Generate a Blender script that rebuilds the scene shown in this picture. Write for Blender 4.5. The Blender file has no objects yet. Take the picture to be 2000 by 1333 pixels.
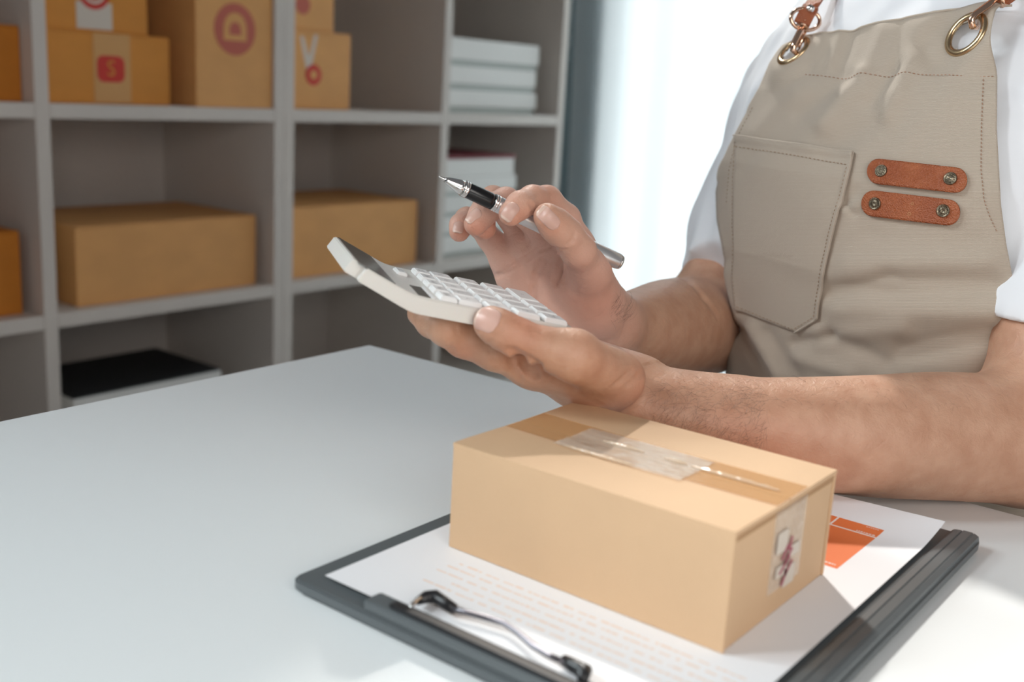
import bpy, bmesh, math, random
import numpy as np
from mathutils import Vector, Matrix

random.seed(4); RNG = np.random.default_rng(4)
SC = bpy.context.scene
COL = SC.collection
PI = math.pi

# ------------------------------------------------------------------ camera
# world: table top is z = 0; X runs away to the right, Y away to the left
CAM = np.array([0.0, 0.0, 0.25]); FPX = 2115.02; CX, CY = 1000.0, 666.5
RW = np.array([[0.61755345, 0.14598379, -0.77286252],
               [-0.78456781, 0.18368183, -0.59221139],
               [0.05550754, 0.97208524, 0.22796753]])
U_, _s, V_ = np.linalg.svd(RW); RW = U_ @ V_
cd = bpy.data.cameras.new('camera'); cam = bpy.data.objects.new('camera', cd); COL.objects.link(cam)
M4 = Matrix([list(RW[i]) + [CAM[i]] for i in range(3)] + [[0, 0, 0, 1]])
cam.matrix_world = M4
cd.sensor_width = 36; cd.lens = FPX * 36 / 2000
cd.clip_start = 0.02
cd.dof.use_dof = True; cd.dof.focus_distance = 0.715; cd.dof.aperture_fstop = 5.6; cd.dof.aperture_blades = 9
SC.camera = cam

# ------------------------------------------------------------------ light
w = bpy.data.worlds.new('world'); SC.world = w; w.use_nodes = True
bg = w.node_tree.nodes['Background']
bg.inputs['Color'].default_value = (0.95, 0.97, 1.0, 1); bg.inputs['Strength'].default_value = 0.12
sd = bpy.data.lights.new('sun', 'SUN'); sun = bpy.data.objects.new('sun', sd); COL.objects.link(sun)
sd.energy = 2.5; sd.angle = math.radians(2.5); sd.color = (1.0, 0.955, 0.89)
SUNDIR = Vector((0.0524, 0.0535, 0.07)).normalized()
sun.rotation_euler = SUNDIR.to_track_quat('Z', 'Y').to_euler()
ad = bpy.data.lights.new('window_light', 'AREA'); area = bpy.data.objects.new('window_light', ad); COL.objects.link(area)
ad.shape = 'RECTANGLE'; ad.size = 1.7; ad.size_y = 1.3; ad.energy = 190; ad.color = (0.92, 0.97, 1.0)
area.location = (-1.15, 2.50, 1.85)
area.rotation_euler = (Vector(area.location) - Vector((0.4, 0.4, 0))).to_track_quat('Z', 'Y').to_euler()
def area_light(name, loc, target, sx, sy, energy, col):
    d = bpy.data.lights.new(name, 'AREA'); o = bpy.data.objects.new(name, d); COL.objects.link(o)
    d.shape = 'RECTANGLE'; d.size = sx; d.size_y = sy; d.energy = energy; d.color = col; o.location = loc
    o.rotation_euler = (Vector(loc) - Vector(target)).to_track_quat('Z', 'Y').to_euler(); return o
area_light('sky_light', (3.05, 1.10, 0.50), (0.0, 1.10, 0.50), 1.7, 2.3, 38, (0.96, 0.98, 1.0))      # daylight outside the curtained window
area_light('fill_light', (-0.15, -0.60, 0.52), (0.65, 0.35, 0.1), 0.9, 0.6, 6.6, (1.0, 0.95, 0.90))          # added fill lamp close behind the camera, brightens hands and near faces
SC.view_settings.view_transform = 'Standard'; SC.view_settings.look = 'None'
SC.view_settings.gamma = 1; SC.view_settings.exposure = 0.31
SC.view_settings.use_curve_mapping = False

# ------------------------------------------------------------------ pixel -> point helpers
def ray(px, py):
    v = RW @ np.array([px - CX, -(py - CY), -FPX]); return v / np.linalg.norm(v)
FWD = -RW[:, 2]
def at(px, py, D):
    d = ray(px, py); return CAM + d * (D / (d @ FWD))
def onz(px, py, z):
    d = ray(px, py); return CAM + d * ((z - CAM[2]) / d[2])
def ony(px, py, y):
    d = ray(px, py); return CAM + d * ((y - CAM[1]) / d[1])

# ------------------------------------------------------------------ materials
def mat(name, col, rough=0.5, metal=0.0, **k):
    m = bpy.data.materials.new(name); m.use_nodes = True
    b = m.node_tree.nodes['Principled BSDF']
    b.inputs['Base Color'].default_value = (*col, 1); b.inputs['Roughness'].default_value = rough
    b.inputs['Metallic'].default_value = metal
    for kk, v in k.items():
        b.inputs[kk.replace('_', ' ')].default_value = v
    return m
def nodes(m): return m.node_tree.nodes, m.node_tree.links, m.node_tree.nodes['Principled BSDF']
def mix_noise(m, c1, c2, scale=8, detail=4, stretch=(1, 1, 1), lo=0.35, hi=0.65):
    N, L, b = nodes(m)
    tc = N.new('ShaderNodeTexCoord'); mp = N.new('ShaderNodeMapping'); mp.inputs['Scale'].default_value = stretch
    n = N.new('ShaderNodeTexNoise'); n.inputs['Scale'].default_value = scale; n.inputs['Detail'].default_value = detail
    r = N.new('ShaderNodeMapRange'); r.inputs['From Min'].default_value = lo; r.inputs['From Max'].default_value = hi
    mx = N.new('ShaderNodeMix'); mx.data_type = 'RGBA'
    mx.inputs[6].default_value = (*c1, 1); mx.inputs[7].default_value = (*c2, 1)
    L.new(tc.outputs['Object'], mp.inputs['Vector']); L.new(mp.outputs[0], n.inputs['Vector'])
    L.new(n.outputs['Fac'], r.inputs['Value']); L.new(r.outputs[0], mx.inputs[0]); L.new(mx.outputs[2], b.inputs['Base Color'])
    return mx
def bump_noise(m, scale, strength=0.2, dist=0.001, detail=3, kind='noise', stretch=(1, 1, 1), chain=None):
    N, L, b = nodes(m)
    tc = N.new('ShaderNodeTexCoord'); mp = N.new('ShaderNodeMapping'); mp.inputs['Scale'].default_value = stretch
    L.new(tc.outputs['Object'], mp.inputs['Vector'])
    if kind == 'noise':
        t = N.new('ShaderNodeTexNoise'); t.inputs['Scale'].default_value = scale; t.inputs['Detail'].default_value = detail; o = t.outputs['Fac']
    else:
        t = N.new('ShaderNodeTexVoronoi'); t.inputs['Scale'].default_value = scale; o = t.outputs['Distance']
    L.new(mp.outputs[0], t.inputs['Vector'])
    bp = N.new('ShaderNodeBump'); bp.inputs['Strength'].default_value = strength; bp.inputs['Distance'].default_value = dist
    L.new(o, bp.inputs['Height'])
    if chain: L.new(chain.outputs[0], bp.inputs['Normal'])
    L.new(bp.outputs[0], b.inputs['Normal'])
    return bp

M = {}
M['table'] = mat('white_laminate', (0.80, 0.835, 0.845), 0.38); bump_noise(M['table'], 60, 0.06, 0.0005)
M['table_edge'] = mat('white_edge_band', (0.74, 0.77, 0.79), 0.5)
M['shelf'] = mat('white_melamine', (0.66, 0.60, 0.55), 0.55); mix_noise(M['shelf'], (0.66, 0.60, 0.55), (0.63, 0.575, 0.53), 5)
M['wall'] = mat('painted_wall', (0.72, 0.72, 0.72), 0.8); bump_noise(M['wall'], 90, 0.1, 0.001)
M['floor'] = mat('grey_floor', (0.42, 0.40, 0.38), 0.6); mix_noise(M['floor'], (0.44, 0.42, 0.40), (0.38, 0.36, 0.34), 6)
M['steel'] = mat('leg_steel', (0.75, 0.76, 0.78), 0.4, 0.6)
def cardboard(name, c, stretch=(1, 1, 1.6)):
    m = mat(name, c, 0.72)
    c2 = tuple(x * 0.93 for x in c)
    mix_noise(m, c, c2, 14, 5, stretch)
    bp = bump_noise(m, 260, 0.12, 0.0006, 3, 'noise', stretch)
    return m
M['card_near'] = cardboard('cardboard_light', (0.66, 0.44, 0.265), (1, 1, 1))
M['card_near_cut'] = mat('cardboard_cut_edge', (0.42, 0.25, 0.13), 0.85)
M['card_mid'] = cardboard('cardboard_tan', (0.70, 0.28, 0.045))
M['card_pale'] = cardboard('cardboard_pale', (0.76, 0.385, 0.135))
M['card_deep'] = cardboard('cardboard_orange_brown', (0.66, 0.22, 0.018))
M['card_top'] = M['card_mid']
M['black_lid'] = mat('black_board', (0.012, 0.012, 0.014), 0.6)
M['white_box'] = mat('white_card', (0.80, 0.79, 0.76), 0.6)
M['grey_green'] = mat('grey_green_card', (0.47, 0.50, 0.47), 0.6)
M['maroon'] = mat('maroon_card', (0.22, 0.03, 0.04), 0.6)
M['logo_red'] = mat('print_red', (0.60, 0.035, 0.022), 0.6)
M['logo_pink'] = mat('print_rose', (0.52, 0.12, 0.075), 0.6)
M['label'] = mat('paper_label', (0.66, 0.58, 0.50), 0.5)
M['tape_tan'] = mat('tan_tape', (0.66, 0.36, 0.14), 0.25)
M['paper'] = mat('paper', (0.86, 0.87, 0.90), 0.6)
M['orange'] = mat('print_orange', (0.84, 0.20, 0.055), 0.6)
M['ink_peach'] = mat('print_peach', (0.85, 0.70, 0.62), 0.6)
M['white_ink'] = mat('print_white', (0.88, 0.80, 0.76), 0.6)
M['clip_plastic'] = mat('dark_grey_plastic', (0.10, 0.115, 0.122), 0.36); bump_noise(M['clip_plastic'], 700, 0.1, 0.0003)
M['black_rubber'] = mat('black_rubber', (0.014, 0.014, 0.016), 0.35)
M['wire'] = mat('dark_wire', (0.20, 0.19, 0.21), 0.3, 0.9)
M['calc'] = mat('white_plastic', (0.75, 0.715, 0.67), 0.34, 0.0, Subsurface_Weight=0.05); 
M['calc_key'] = mat('white_key_plastic', (0.84, 0.835, 0.83), 0.38)
M['key_print'] = mat('key_print_grey', (0.42, 0.40, 0.39), 0.6)
M['lcd'] = mat('lcd_glass', (0.045, 0.042, 0.038), 0.07, 0.0, Specular_IOR_Level=0.9); mix_noise(M['lcd'], (0.05, 0.045, 0.04), (0.13, 0.125, 0.11), 45, 5, (1, 0.3, 1))
M['solar'] = mat('solar_cell', (0.085, 0.065, 0.055), 0.15)
M['chrome'] = mat('chrome', (0.80, 0.78, 0.76), 0.08, 1.0)
M['pen_silver'] = mat('satin_silver', (0.72, 0.72, 0.73), 0.28, 0.85)
M['pen_black'] = mat('black_grip', (0.008, 0.008, 0.009), 0.22)
M['brass'] = mat('antique_brass', (0.55, 0.40, 0.24), 0.26, 1.0)
M['gold'] = mat('rose_gold', (0.78, 0.52, 0.38), 0.16, 1.0)
M['rivet'] = mat('aged_bronze', (0.20, 0.165, 0.12), 0.38, 0.9); mix_noise(M['rivet'], (0.10, 0.085, 0.06), (0.30, 0.25, 0.18), 900)
M['leather'] = mat('tan_leather', (0.42, 0.125, 0.04), 0.42)
mix_noise(M['leather'], (0.37, 0.105, 0.036), (0.30, 0.075, 0.024), 60)
bump_noise(M['leather'], 1100, 0.8, 0.0008, 2, 'vor')
M['leather_edge'] = mat('leather_cut_edge', (0.55, 0.28, 0.13), 0.7)
M['thread'] = mat('rust_thread', (0.40, 0.22, 0.14), 0.8)
M['thread_beige'] = mat('beige_thread', (0.33, 0.22, 0.14), 0.8)
M['hair'] = mat('dark_hair', (0.03, 0.018, 0.012), 0.5)
M['trousers'] = mat('dark_trousers', (0.05, 0.055, 0.07), 0.85)
M['frame_teal'] = mat('window_frame_blue_grey', (0.24, 0.33, 0.37), 0.5)

# skin: colour variation by attribute (redder knuckles / palm) plus fine relief
def skin_mat():
    m = mat('skin', (0.60, 0.35, 0.235), 0.46, 0.0, Subsurface_Weight=0.12, Subsurface_Scale=0.004)
    N, L, b = nodes(m)
    b.inputs['Subsurface Radius'].default_value = (1.0, 0.35, 0.2)
    b.inputs['Specular IOR Level'].default_value = 0.35
    tc = N.new('ShaderNodeTexCoord')
    n = N.new('ShaderNodeTexNoise'); n.inputs['Scale'].default_value = 60; n.inputs['Detail'].default_value = 5
    L.new(tc.outputs['Object'], n.inputs['Vector'])
    a = N.new('ShaderNodeMix'); a.data_type = 'RGBA'
    a.inputs[6].default_value = (0.585, 0.345, 0.235, 1); a.inputs[7].default_value = (0.50, 0.27, 0.175, 1)
    r = N.new('ShaderNodeMapRange'); r.inputs['From Min'].default_value = 0.35; r.inputs['From Max'].default_value = 0.68
    L.new(n.outputs['Fac'], r.inputs['Value']); L.new(r.outputs[0], a.inputs[0])
    at1 = N.new('ShaderNodeAttribute'); at1.attribute_name = 'pink'
    p = N.new('ShaderNodeMix'); p.data_type = 'RGBA'; p.inputs[7].default_value = (0.67, 0.40, 0.315, 1)
    L.new(at1.outputs['Fac'], p.inputs[0]); L.new(a.outputs[2], p.inputs[6])
    at2 = N.new('ShaderNodeAttribute'); at2.attribute_name = 'red'
    q = N.new('ShaderNodeMix'); q.data_type = 'RGBA'; q.inputs[7].default_value = (0.60, 0.215, 0.125, 1)
    L.new(at2.outputs['Fac'], q.inputs[0]); L.new(p.outputs[2], q.inputs[6])
    L.new(q.outputs[2], b.inputs['Base Color'])
    v = N.new('ShaderNodeTexVoronoi'); v.inputs['Scale'].default_value = 900; L.new(tc.outputs['Object'], v.inputs['Vector'])
    b1 = N.new('ShaderNodeBump'); b1.inputs['Strength'].default_value = 0.22; b1.inputs['Distance'].default_value = 0.0004
    L.new(v.outputs['Distance'], b1.inputs['Height'])
    n2 = N.new('ShaderNodeTexNoise'); n2.inputs['Scale'].default_value = 210; n2.inputs['Detail'].default_value = 4; n2.inputs['Distortion'].default_value = 0.6
    L.new(tc.outputs['Object'], n2.inputs['Vector'])
    b2 = N.new('ShaderNodeBump'); b2.inputs['Strength'].default_value = 0.5; b2.inputs['Distance'].default_value = 0.0012
    L.new(n2.outputs['Fac'], b2.inputs['Height']); L.new(b1.outputs[0], b2.inputs['Normal'])
    L.new(b2.outputs[0], b.inputs['Normal'])
    return m
M['skin'] = skin_mat()
M['nail'] = mat('fingernail', (0.64, 0.40, 0.33), 0.38, 0.0, Subsurface_Weight=0.1, Subsurface_Scale=0.002)
M['nail_tip'] = mat('fingernail_rim', (0.74, 0.54, 0.45), 0.25)
def cloth_mat(name, c1, c2, weave=1500, bump=0.25):
    m = mat(name, c1, 0.85); N, L, b = nodes(m)
    b.inputs['Sheen Weight'].default_value = 0.15
    tc = N.new('ShaderNodeUVMap'); 
    mp = N.new('ShaderNodeMapping'); L.new(tc.outputs[0], mp.inputs['Vector'])
    wv = N.new('ShaderNodeTexWave'); wv.bands_direction = 'Y'; wv.inputs['Scale'].default_value = weave / 20; wv.inputs['Distortion'].default_value = 0.4
    wv.inputs['Detail'].default_value = 2
    L.new(mp.outputs[0], wv.inputs['Vector'])
    mx = N.new('ShaderNodeMix'); mx.data_type = 'RGBA'; mx.inputs[6].default_value = (*c1, 1); mx.inputs[7].default_value = (*c2, 1)
    L.new(wv.outputs['Fac'], mx.inputs[0]); L.new(mx.outputs[2], b.inputs['Base Color'])
    bp = N.new('ShaderNodeBump'); bp.inputs['Strength'].default_value = bump; bp.inputs['Distance'].default_value = 0.0005
    L.new(wv.outputs['Fac'], bp.inputs['Height'])
    tc2 = N.new('ShaderNodeTexCoord'); n = N.new('ShaderNodeTexNoise'); n.inputs['Scale'].default_value = 28; n.inputs['Detail'].default_value = 4
    L.new(tc2.outputs['Object'], n.inputs['Vector'])
    b2 = N.new('ShaderNodeBump'); b2.inputs['Strength'].default_value = 0.25; b2.inputs['Distance'].default_value = 0.004
    L.new(n.outputs['Fac'], b2.inputs['Height']); L.new(bp.outputs[0], b2.inputs['Normal']); L.new(b2.outputs[0], b.inputs['Normal'])
    return m
M['apron'] = cloth_mat('beige_canvas', (0.455, 0.385, 0.315), (0.405, 0.34, 0.275), 2600, 0.3)
M['shirt'] = mat('white_jersey', (0.80, 0.82, 0.86), 0.9, 0.0, Sheen_Weight=0.1)
bump_noise(M['shirt'], 1200, 0.12, 0.0003)

def clear_tape_mat():
    m = mat('clear_tape', (0.93, 0.86, 0.76), 0.10)
    N, L, b = nodes(m); b.inputs['Alpha'].default_value = 0.24
    b.inputs['Specular IOR Level'].default_value = 0.9
    bump_noise(m, 70, 0.9, 0.003, 2, 'noise', (1, 0.5, 1))
    return m
M['clear_tape'] = clear_tape_mat()
def curtain_mat():
    m = bpy.data.materials.new('sheer_curtain'); m.use_nodes = True
    N, L = m.node_tree.nodes, m.node_tree.links; N.clear()
    o = N.new('ShaderNodeOutputMaterial'); d = N.new('ShaderNodeBsdfDiffuse'); t = N.new('ShaderNodeBsdfTranslucent')
    d.inputs['Color'].default_value = (0.92, 0.94, 0.95, 1); t.inputs['Color'].default_value = (0.94, 0.96, 0.97, 1)
    mx = N.new('ShaderNodeMixShader'); mx.inputs[0].default_value = 0.72
    L.new(d.outputs[0], mx.inputs[1]); L.new(t.outputs[0], mx.inputs[2]); L.new(mx.outputs[0], o.inputs['Surface'])
    return m
M['curtain'] = curtain_mat()
def glass_mat():
    m = bpy.data.materials.new('window_glass'); m.use_nodes = True
    N, L = m.node_tree.nodes, m.node_tree.links; N.clear()
    o = N.new('ShaderNodeOutputMaterial'); t = N.new('ShaderNodeBsdfTransparent'); t.inputs[0].default_value = (0.93, 0.97, 0.97, 1)
    g = N.new('ShaderNodeBsdfGlossy'); g.inputs['Roughness'].default_value = 0.02
    f = N.new('ShaderNodeFresnel'); f.inputs['IOR'].default_value = 1.45
    mx = N.new('ShaderNodeMixShader'); L.new(f.outputs[0], mx.inputs[0]); L.new(t.outputs[0], mx.inputs[1]); L.new(g.outputs[0], mx.inputs[2]); L.new(mx.outputs[0], o.inputs['Surface'])
    return m
M['glass'] = glass_mat()

# ------------------------------------------------------------------ mesh helpers
def link(name, me, m=None, parent=None, smooth=False):
    o = bpy.data.objects.new(name, me); COL.objects.link(o)
    if m is not None:
        for mm in (m if isinstance(m, (list, tuple)) else [m]): me.materials.append(mm)
    if smooth: me.polygons.foreach_set('use_smooth', [True] * len(me.polygons))
    if parent is not None: o.parent = parent
    return o
def meshobj(name, verts, faces, m=None, parent=None, smooth=False, mi=None):
    me = bpy.data.meshes.new(name); me.from_pydata([tuple(v) for v in verts], [], [tuple(f) for f in faces])
    me.update()
    if mi is not None: me.polygons.foreach_set('material_index', mi)
    return link(name, me, m, parent, smooth)
def empty(name, loc, label, cat, group=None, rot=(0, 0, 0)):
    o = bpy.data.objects.new(name, None); COL.objects.link(o); o.location = tuple(loc); o.rotation_euler = rot
    o.empty_display_size = 0.05
    tag(o, label, cat, group); return o
def tag(o, label=None, cat=None, group=None, kind=None):
    if label: o['label'] = label
    if cat: o['category'] = cat
    if group: o['group'] = group
    if kind: o['kind'] = kind
    return o
def reparent(o, p):
    """put o (built in world coordinates) under p without moving it"""
    bpy.context.view_layer.update()
    o.parent = p; o.matrix_parent_inverse = (p.matrix_world).inverted()
    return o
def bm_box(bm, x0, x1, y0, y1, z0, z1, bev=0.0, seg=2):
    r = bmesh.ops.create_cube(bm, size=1)
    for v in r['verts']:
        v.co = Vector(((x0 + x1) / 2 + v.co.x * (x1 - x0), (y0 + y1) / 2 + v.co.y * (y1 - y0), (z0 + z1) / 2 + v.co.z * (z1 - z0)))
    if bev > 0:
        es = list({e for v in r['verts'] for e in v.link_edges})
        bmesh.ops.bevel(bm, geom=es, offset=bev, segments=seg, affect='EDGES', profile=0.6)
def boxobj(name, ext, m, parent=None, bev=0.0, seg=2, smooth=False):
    bm = bmesh.new(); bm_box(bm, *ext, bev=bev, seg=seg)
    me = bpy.data.meshes.new(name); bm.to_mesh(me); bm.free()
    return link(name, me, m, parent, smooth)
def tube(path, rad, n=10, closed=False, cap=True):
    """list of verts/faces of a tube along path; rad scalar or list"""
    P = [np.array(p, float) for p in path]; k = len(P)
    R = [rad] * k if np.isscalar(rad) else rad
    T = []
    for i in range(k):
        a = P[(i - 1) % k] if (closed or i > 0) else P[i]; b = P[(i + 1) % k] if (closed or i < k - 1) else P[i]
        t = b - a; T.append(t / (np.linalg.norm(t) + 1e-12))
    ref = np.array([0, 0, 1.0]) if abs(T[0][2]) < 0.9 else np.array([1.0, 0, 0])
    nrm = np.cross(T[0], ref); nrm /= np.linalg.norm(nrm)
    V, F = [], []
    for i in range(k):
        nrm = nrm - T[i] * (nrm @ T[i]); nrm /= np.linalg.norm(nrm); bn = np.cross(T[i], nrm)
        for j in range(n):
            a = 2 * PI * j / n; V.append(P[i] + R[i] * (math.cos(a) * nrm + math.sin(a) * bn))
    for i in range(k if closed else k - 1):
        for j in range(n):
            a = i * n + j; b = i * n + (j + 1) % n; c = ((i + 1) % k) * n + (j + 1) % n; d = ((i + 1) % k) * n + j
            F.append((a, b, c, d))
    if cap and not closed:
        F.append(tuple(reversed(range(n)))); F.append(tuple(range((k - 1) * n, k * n)))
    return V, F
def tubeobj(name, path, rad, m, parent=None, n=10, closed=False):
    V, F = tube(path, rad, n, closed); return meshobj(name, V, F, m, parent, True)
def lathe(profile, n=32):
    """profile [(r, h)] about local +Z"""
    V, F = [], []
    for r, h in profile:
        for j in range(n):
            a = 2 * PI * j / n; V.append((r * math.cos(a), r * math.sin(a), h))
    for i in range(len(profile) - 1):
        for j in range(n):
            F.append((i * n + j, i * n + (j + 1) % n, (i + 1) * n + (j + 1) % n, (i + 1) * n + j))
    F.append(tuple(reversed(range(n)))); F.append(tuple(range((len(profile) - 1) * n, len(profile) * n)))
    return V, F
def frame_from(z, x=None):
    z = np.array(z, float); z /= np.linalg.norm(z)
    x = np.array([1.0, 0, 0]) if x is None else np.array(x, float)
    x = x - z * (x @ z); x /= np.linalg.norm(x); y = np.cross(z, x)
    return np.array([x, y, z]).T
def xf(V, Rm, o): return [Rm @ np.array(v, float) + o for v in V]

# ================================================================== SETTING
FL = -0.74
WY = 2.10         # back wall plane
WX = 2.66         # window wall plane
def struct(o): o['kind'] = 'structure'; return o
struct(boxobj('floor', (-2.6, WX + 0.12, -2.6, WY + 0.12, FL - 0.06, FL), M['floor']))
struct(boxobj('wall_back', (-0.16, WX + 0.12, WY, WY + 0.12, FL, 2.42), M['wall']))
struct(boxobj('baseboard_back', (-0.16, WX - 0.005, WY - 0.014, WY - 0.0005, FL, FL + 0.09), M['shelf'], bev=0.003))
# window wall: pier + low sill wall + lintel, window between
wr = struct(boxobj('wall_right', (WX, WX + 0.12, 1.74, WY, FL, 1.9), M['frame_teal']))
struct(boxobj('wall_front_right', (WX, WX + 0.12, -2.6, 0.35, FL, 1.9), M['wall']))
struct(boxobj('trim_1', (WX, WX + 0.12, 0.35, 1.74, FL, FL + 0.12), M['wall']))
struct(boxobj('trim_2', (WX, WX + 0.12, 0.35, 1.74, 1.66, 1.9), M['wall']))
wn = empty('window_1', (WX + 0.03, 0.0, FL + 0.12), 'tall window behind the white curtain', 'window'); wn['kind'] = 'structure'
del wn['category']
def wpart(name, y0, y1, z0, z1, m, x0=WX + 0.005, x1=WX + 0.06):
    o = boxobj(name, (x0 - WX - 0.03, x1 - WX - 0.03, y0, y1, z0 - FL - 0.12, z1 - FL - 0.12), m, wn); return o
for y in (1.71, 1.03, 0.38): wpart('window_frame', y - 0.03, y + 0.03, FL + 0.12, 1.66, M['frame_teal'])
wpart('window_frame', 0.41, 1.68, 1.60, 1.66, M['frame_teal']); wpart('window_frame', 0.41, 1.68, FL + 0.12, FL + 0.18, M['frame_teal'])
for y0, y1 in ((1.06, 1.68), (0.41, 1.00)):
    wpart('window_pane', y0, y1, FL + 0.18, 1.60, M['glass'], WX + 0.028, WX + 0.034)

# second window, far left, behind the left end of the shelves (daylight for the table)
struct(boxobj('trim_3', (-2.6, -0.1605, WY, WY + 0.12, FL, FL + 0.75), M['wall']))
struct(boxobj('trim_4', (-2.6, -0.1605, WY, WY + 0.12, 2.24, 2.42), M['wall']))
wn2 = empty('window_2', (-1.38, WY + 0.05, FL + 0.75), 'window', 'window'); wn2['kind'] = 'structure'; del wn2['category']; del wn2['label']
for x0, x1, z0, z1 in ((-1.21, 1.21, 0, .05), (-1.21, 1.21, 2.17, 2.22), (-1.21, -1.16, .05, 2.17), (1.16, 1.21, .05, 2.17)):
    boxobj('window_frame', (x0, x1, -0.03, 0.03, z0, z1), M['frame_teal'], wn2)
boxobj('window_pane', (-1.16, 1.16, -0.003, 0.003, .05, 2.17), M['glass'], wn2)

# curtain: pleated sheer sheet hanging in front of the window
def curtain(name, y_top, y_bot, yend, label, seed):
    V, F = [], []; nu, nv = 300, 24
    rg = np.random.default_rng(seed); ph = rg.uniform(0, 6.28, 6)
    for j in range(nv):
        t = j / (nv - 1); z = 1.62 + (FL + 0.015 - 1.62) * t
        y0 = y_top + (y_bot - y_top) * t ** 1.2
        for i in range(nu):
            s = i / (nu - 1); y = y0 + (yend - y0) * s
            q = s * 1.7
            x = WX - 0.085 + 0.028 * math.sin(q * 17 + ph[0] + 0.5 * math.sin(q * 5 + ph[1])) + 0.012 * math.sin(q * 41 + ph[2] + t) + 0.01 * math.sin(3 * t + q * 3)
            V.append((x, y, z))
    for j in range(nv - 1):
        for i in range(nu - 1):
            a = j * nu + i; F.append((a, a + 1, a + nu + 1, a + nu))
    o = meshobj(name, V, F, M['curtain'], None, True)
    tag(o, label, 'curtain'); return o
curtain('curtain', 1.865, 1.80, 0.20, 'sheer white curtain hanging bright in front of the window', 3)
rod = tubeobj('curtain_rod', [(WX - 0.085, 1.95, 1.645), (WX - 0.085, 0.10, 1.645)], 0.012, M['steel'])
tag(rod, 'thin metal rod carrying the white curtain', 'curtain rod')

# ================================================================== TABLE
TX0, TX1, TY0, TY1 = -0.75, 0.7238, -0.60, 0.7277
tb = empty('table', ((TX0 + TX1) / 2, (TY0 + TY1) / 2, FL), 'wide white laminate work table in the foreground', 'table')
ox, oy, oz = tb.location
boxobj('tabletop', (TX0 - ox, TX1 - ox, TY0 - oy, TY1 - oy, -0.026 - oz, 0.0 - oz), M['table'], tb, bev=0.0012)
for sx in (TX0 + 0.05, TX1 - 0.10):
    for sy in (TY0 + 0.05, TY1 - 0.10):
        boxobj('leg', (sx - ox, sx + 0.05 - ox, sy - oy, sy + 0.05 - oy, 0.0, -0.0262 - oz), M['steel'], tb, bev=0.003)
boxobj('apron_rail', (TX0 + 0.1 - ox, TX1 - 0.12 - ox, TY1 - 0.09 - oy, TY1 - 0.07 - oy, -0.09 - oz, -0.0262 - oz), M['steel'], tb)

# ================================================================== SHELF UNITS
SY = 1.70; SD = 0.375; PT = 0.0245
BZ = [-0.515, -0.167, 0.183, 0.531, 0.879]          # upper faces of boards
def shelf_unit(x0, x1, divs, label):
    t = empty('shelf_unit', ((x0 + x1) / 2, SY + SD / 2, FL), label, 'shelf', 'white cube shelving along the back wall')
    a, b, c = t.location
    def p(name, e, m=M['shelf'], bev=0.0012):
        return boxobj(name, (e[0] - a, e[1] - a, e[2] - b, e[3] - b, e[4] - c, e[5] - c), m, t, bev=bev)
    p('side_panel', (x0, x0 + PT, SY, SY + SD, FL, 0.879 + 0.0))
    p('side_panel', (x1 - PT, x1, SY, SY + SD, FL, 0.879 + 0.0))
    p('top_panel', (x0, x1, SY, SY + SD, 0.8795, 0.904))
    p('plinth', (x0 + PT + .0005, x1 - PT - .0005, SY + 0.01, SY + 0.03, FL, -0.54))
    edges = [x0 + PT] + [d for d in divs] + [x1 - PT]
    for z in BZ[:4]:
        for k in range(len(edges) - 1):
            e0 = edges[k] + (PT if k > 0 else 0); e1 = edges[k + 1]
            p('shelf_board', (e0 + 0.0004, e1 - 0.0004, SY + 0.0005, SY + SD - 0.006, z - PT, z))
    for d in divs: p('divider', (d, d + PT, SY + 0.0002, SY + SD - 0.006, FL, 0.879))
    p('back_panel', (x0 + 0.001, x1 - 0.001, SY + SD - 0.0055, SY + SD, FL, 0.879), bev=0)
    return t
shelf_unit(-0.062, 1.4395, [0.433, 0.926], 'long white cube shelf unit on the left holding brown parcels')
shelf_unit(1.4400, 2.386, [1.9050], 'white cube shelf unit on the right holding white boxes beside the curtain')

# ---- parcels on the shelves
def disc(r, n=40, sx=1, sz=1): return [(r * sx * math.cos(2 * PI * i / n), r * sz * math.sin(2 * PI * i / n)) for i in range(n)]
def flat_print(name, pts, x, y, z, m, parent, org, th=0.0004, lift=0.0):
    """flat printed patch on a -Y facing face; pts in (x,z)"""
    n = len(pts); V = [(x + p[0] - org[0], y - lift - org[1], z + p[1] - org[2]) for p in pts] + [(x + p[0] - org[0], y - lift - th - org[1], z + p[1] - org[2]) for p in pts]
    F = [tuple(range(n, 2 * n))] + [(i, (i + 1) % n, n + (i + 1) % n, n + i) for i in range(n)]
    return meshobj(name, V, F, m, parent)
def rect(w_, h_, r=0.0, n=5):
    if r == 0: return [(-w_ / 2, -h_ / 2), (w_ / 2, -h_ / 2), (w_ / 2, h_ / 2), (-w_ / 2, h_ / 2)]
    out = []
    for cx, cz, a0 in ((w_ / 2 - r, h_ / 2 - r, 0), (-w_ / 2 + r, h_ / 2 - r, PI / 2), (-w_ / 2 + r, -h_ / 2 + r, PI), (w_ / 2 - r, -h_ / 2 + r, 1.5 * PI)):
        for i in range(n + 1): a = a0 + PI / 2 * i / n; out.append((cx + r * math.cos(a), cz + r * math.sin(a)))
    return out
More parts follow.
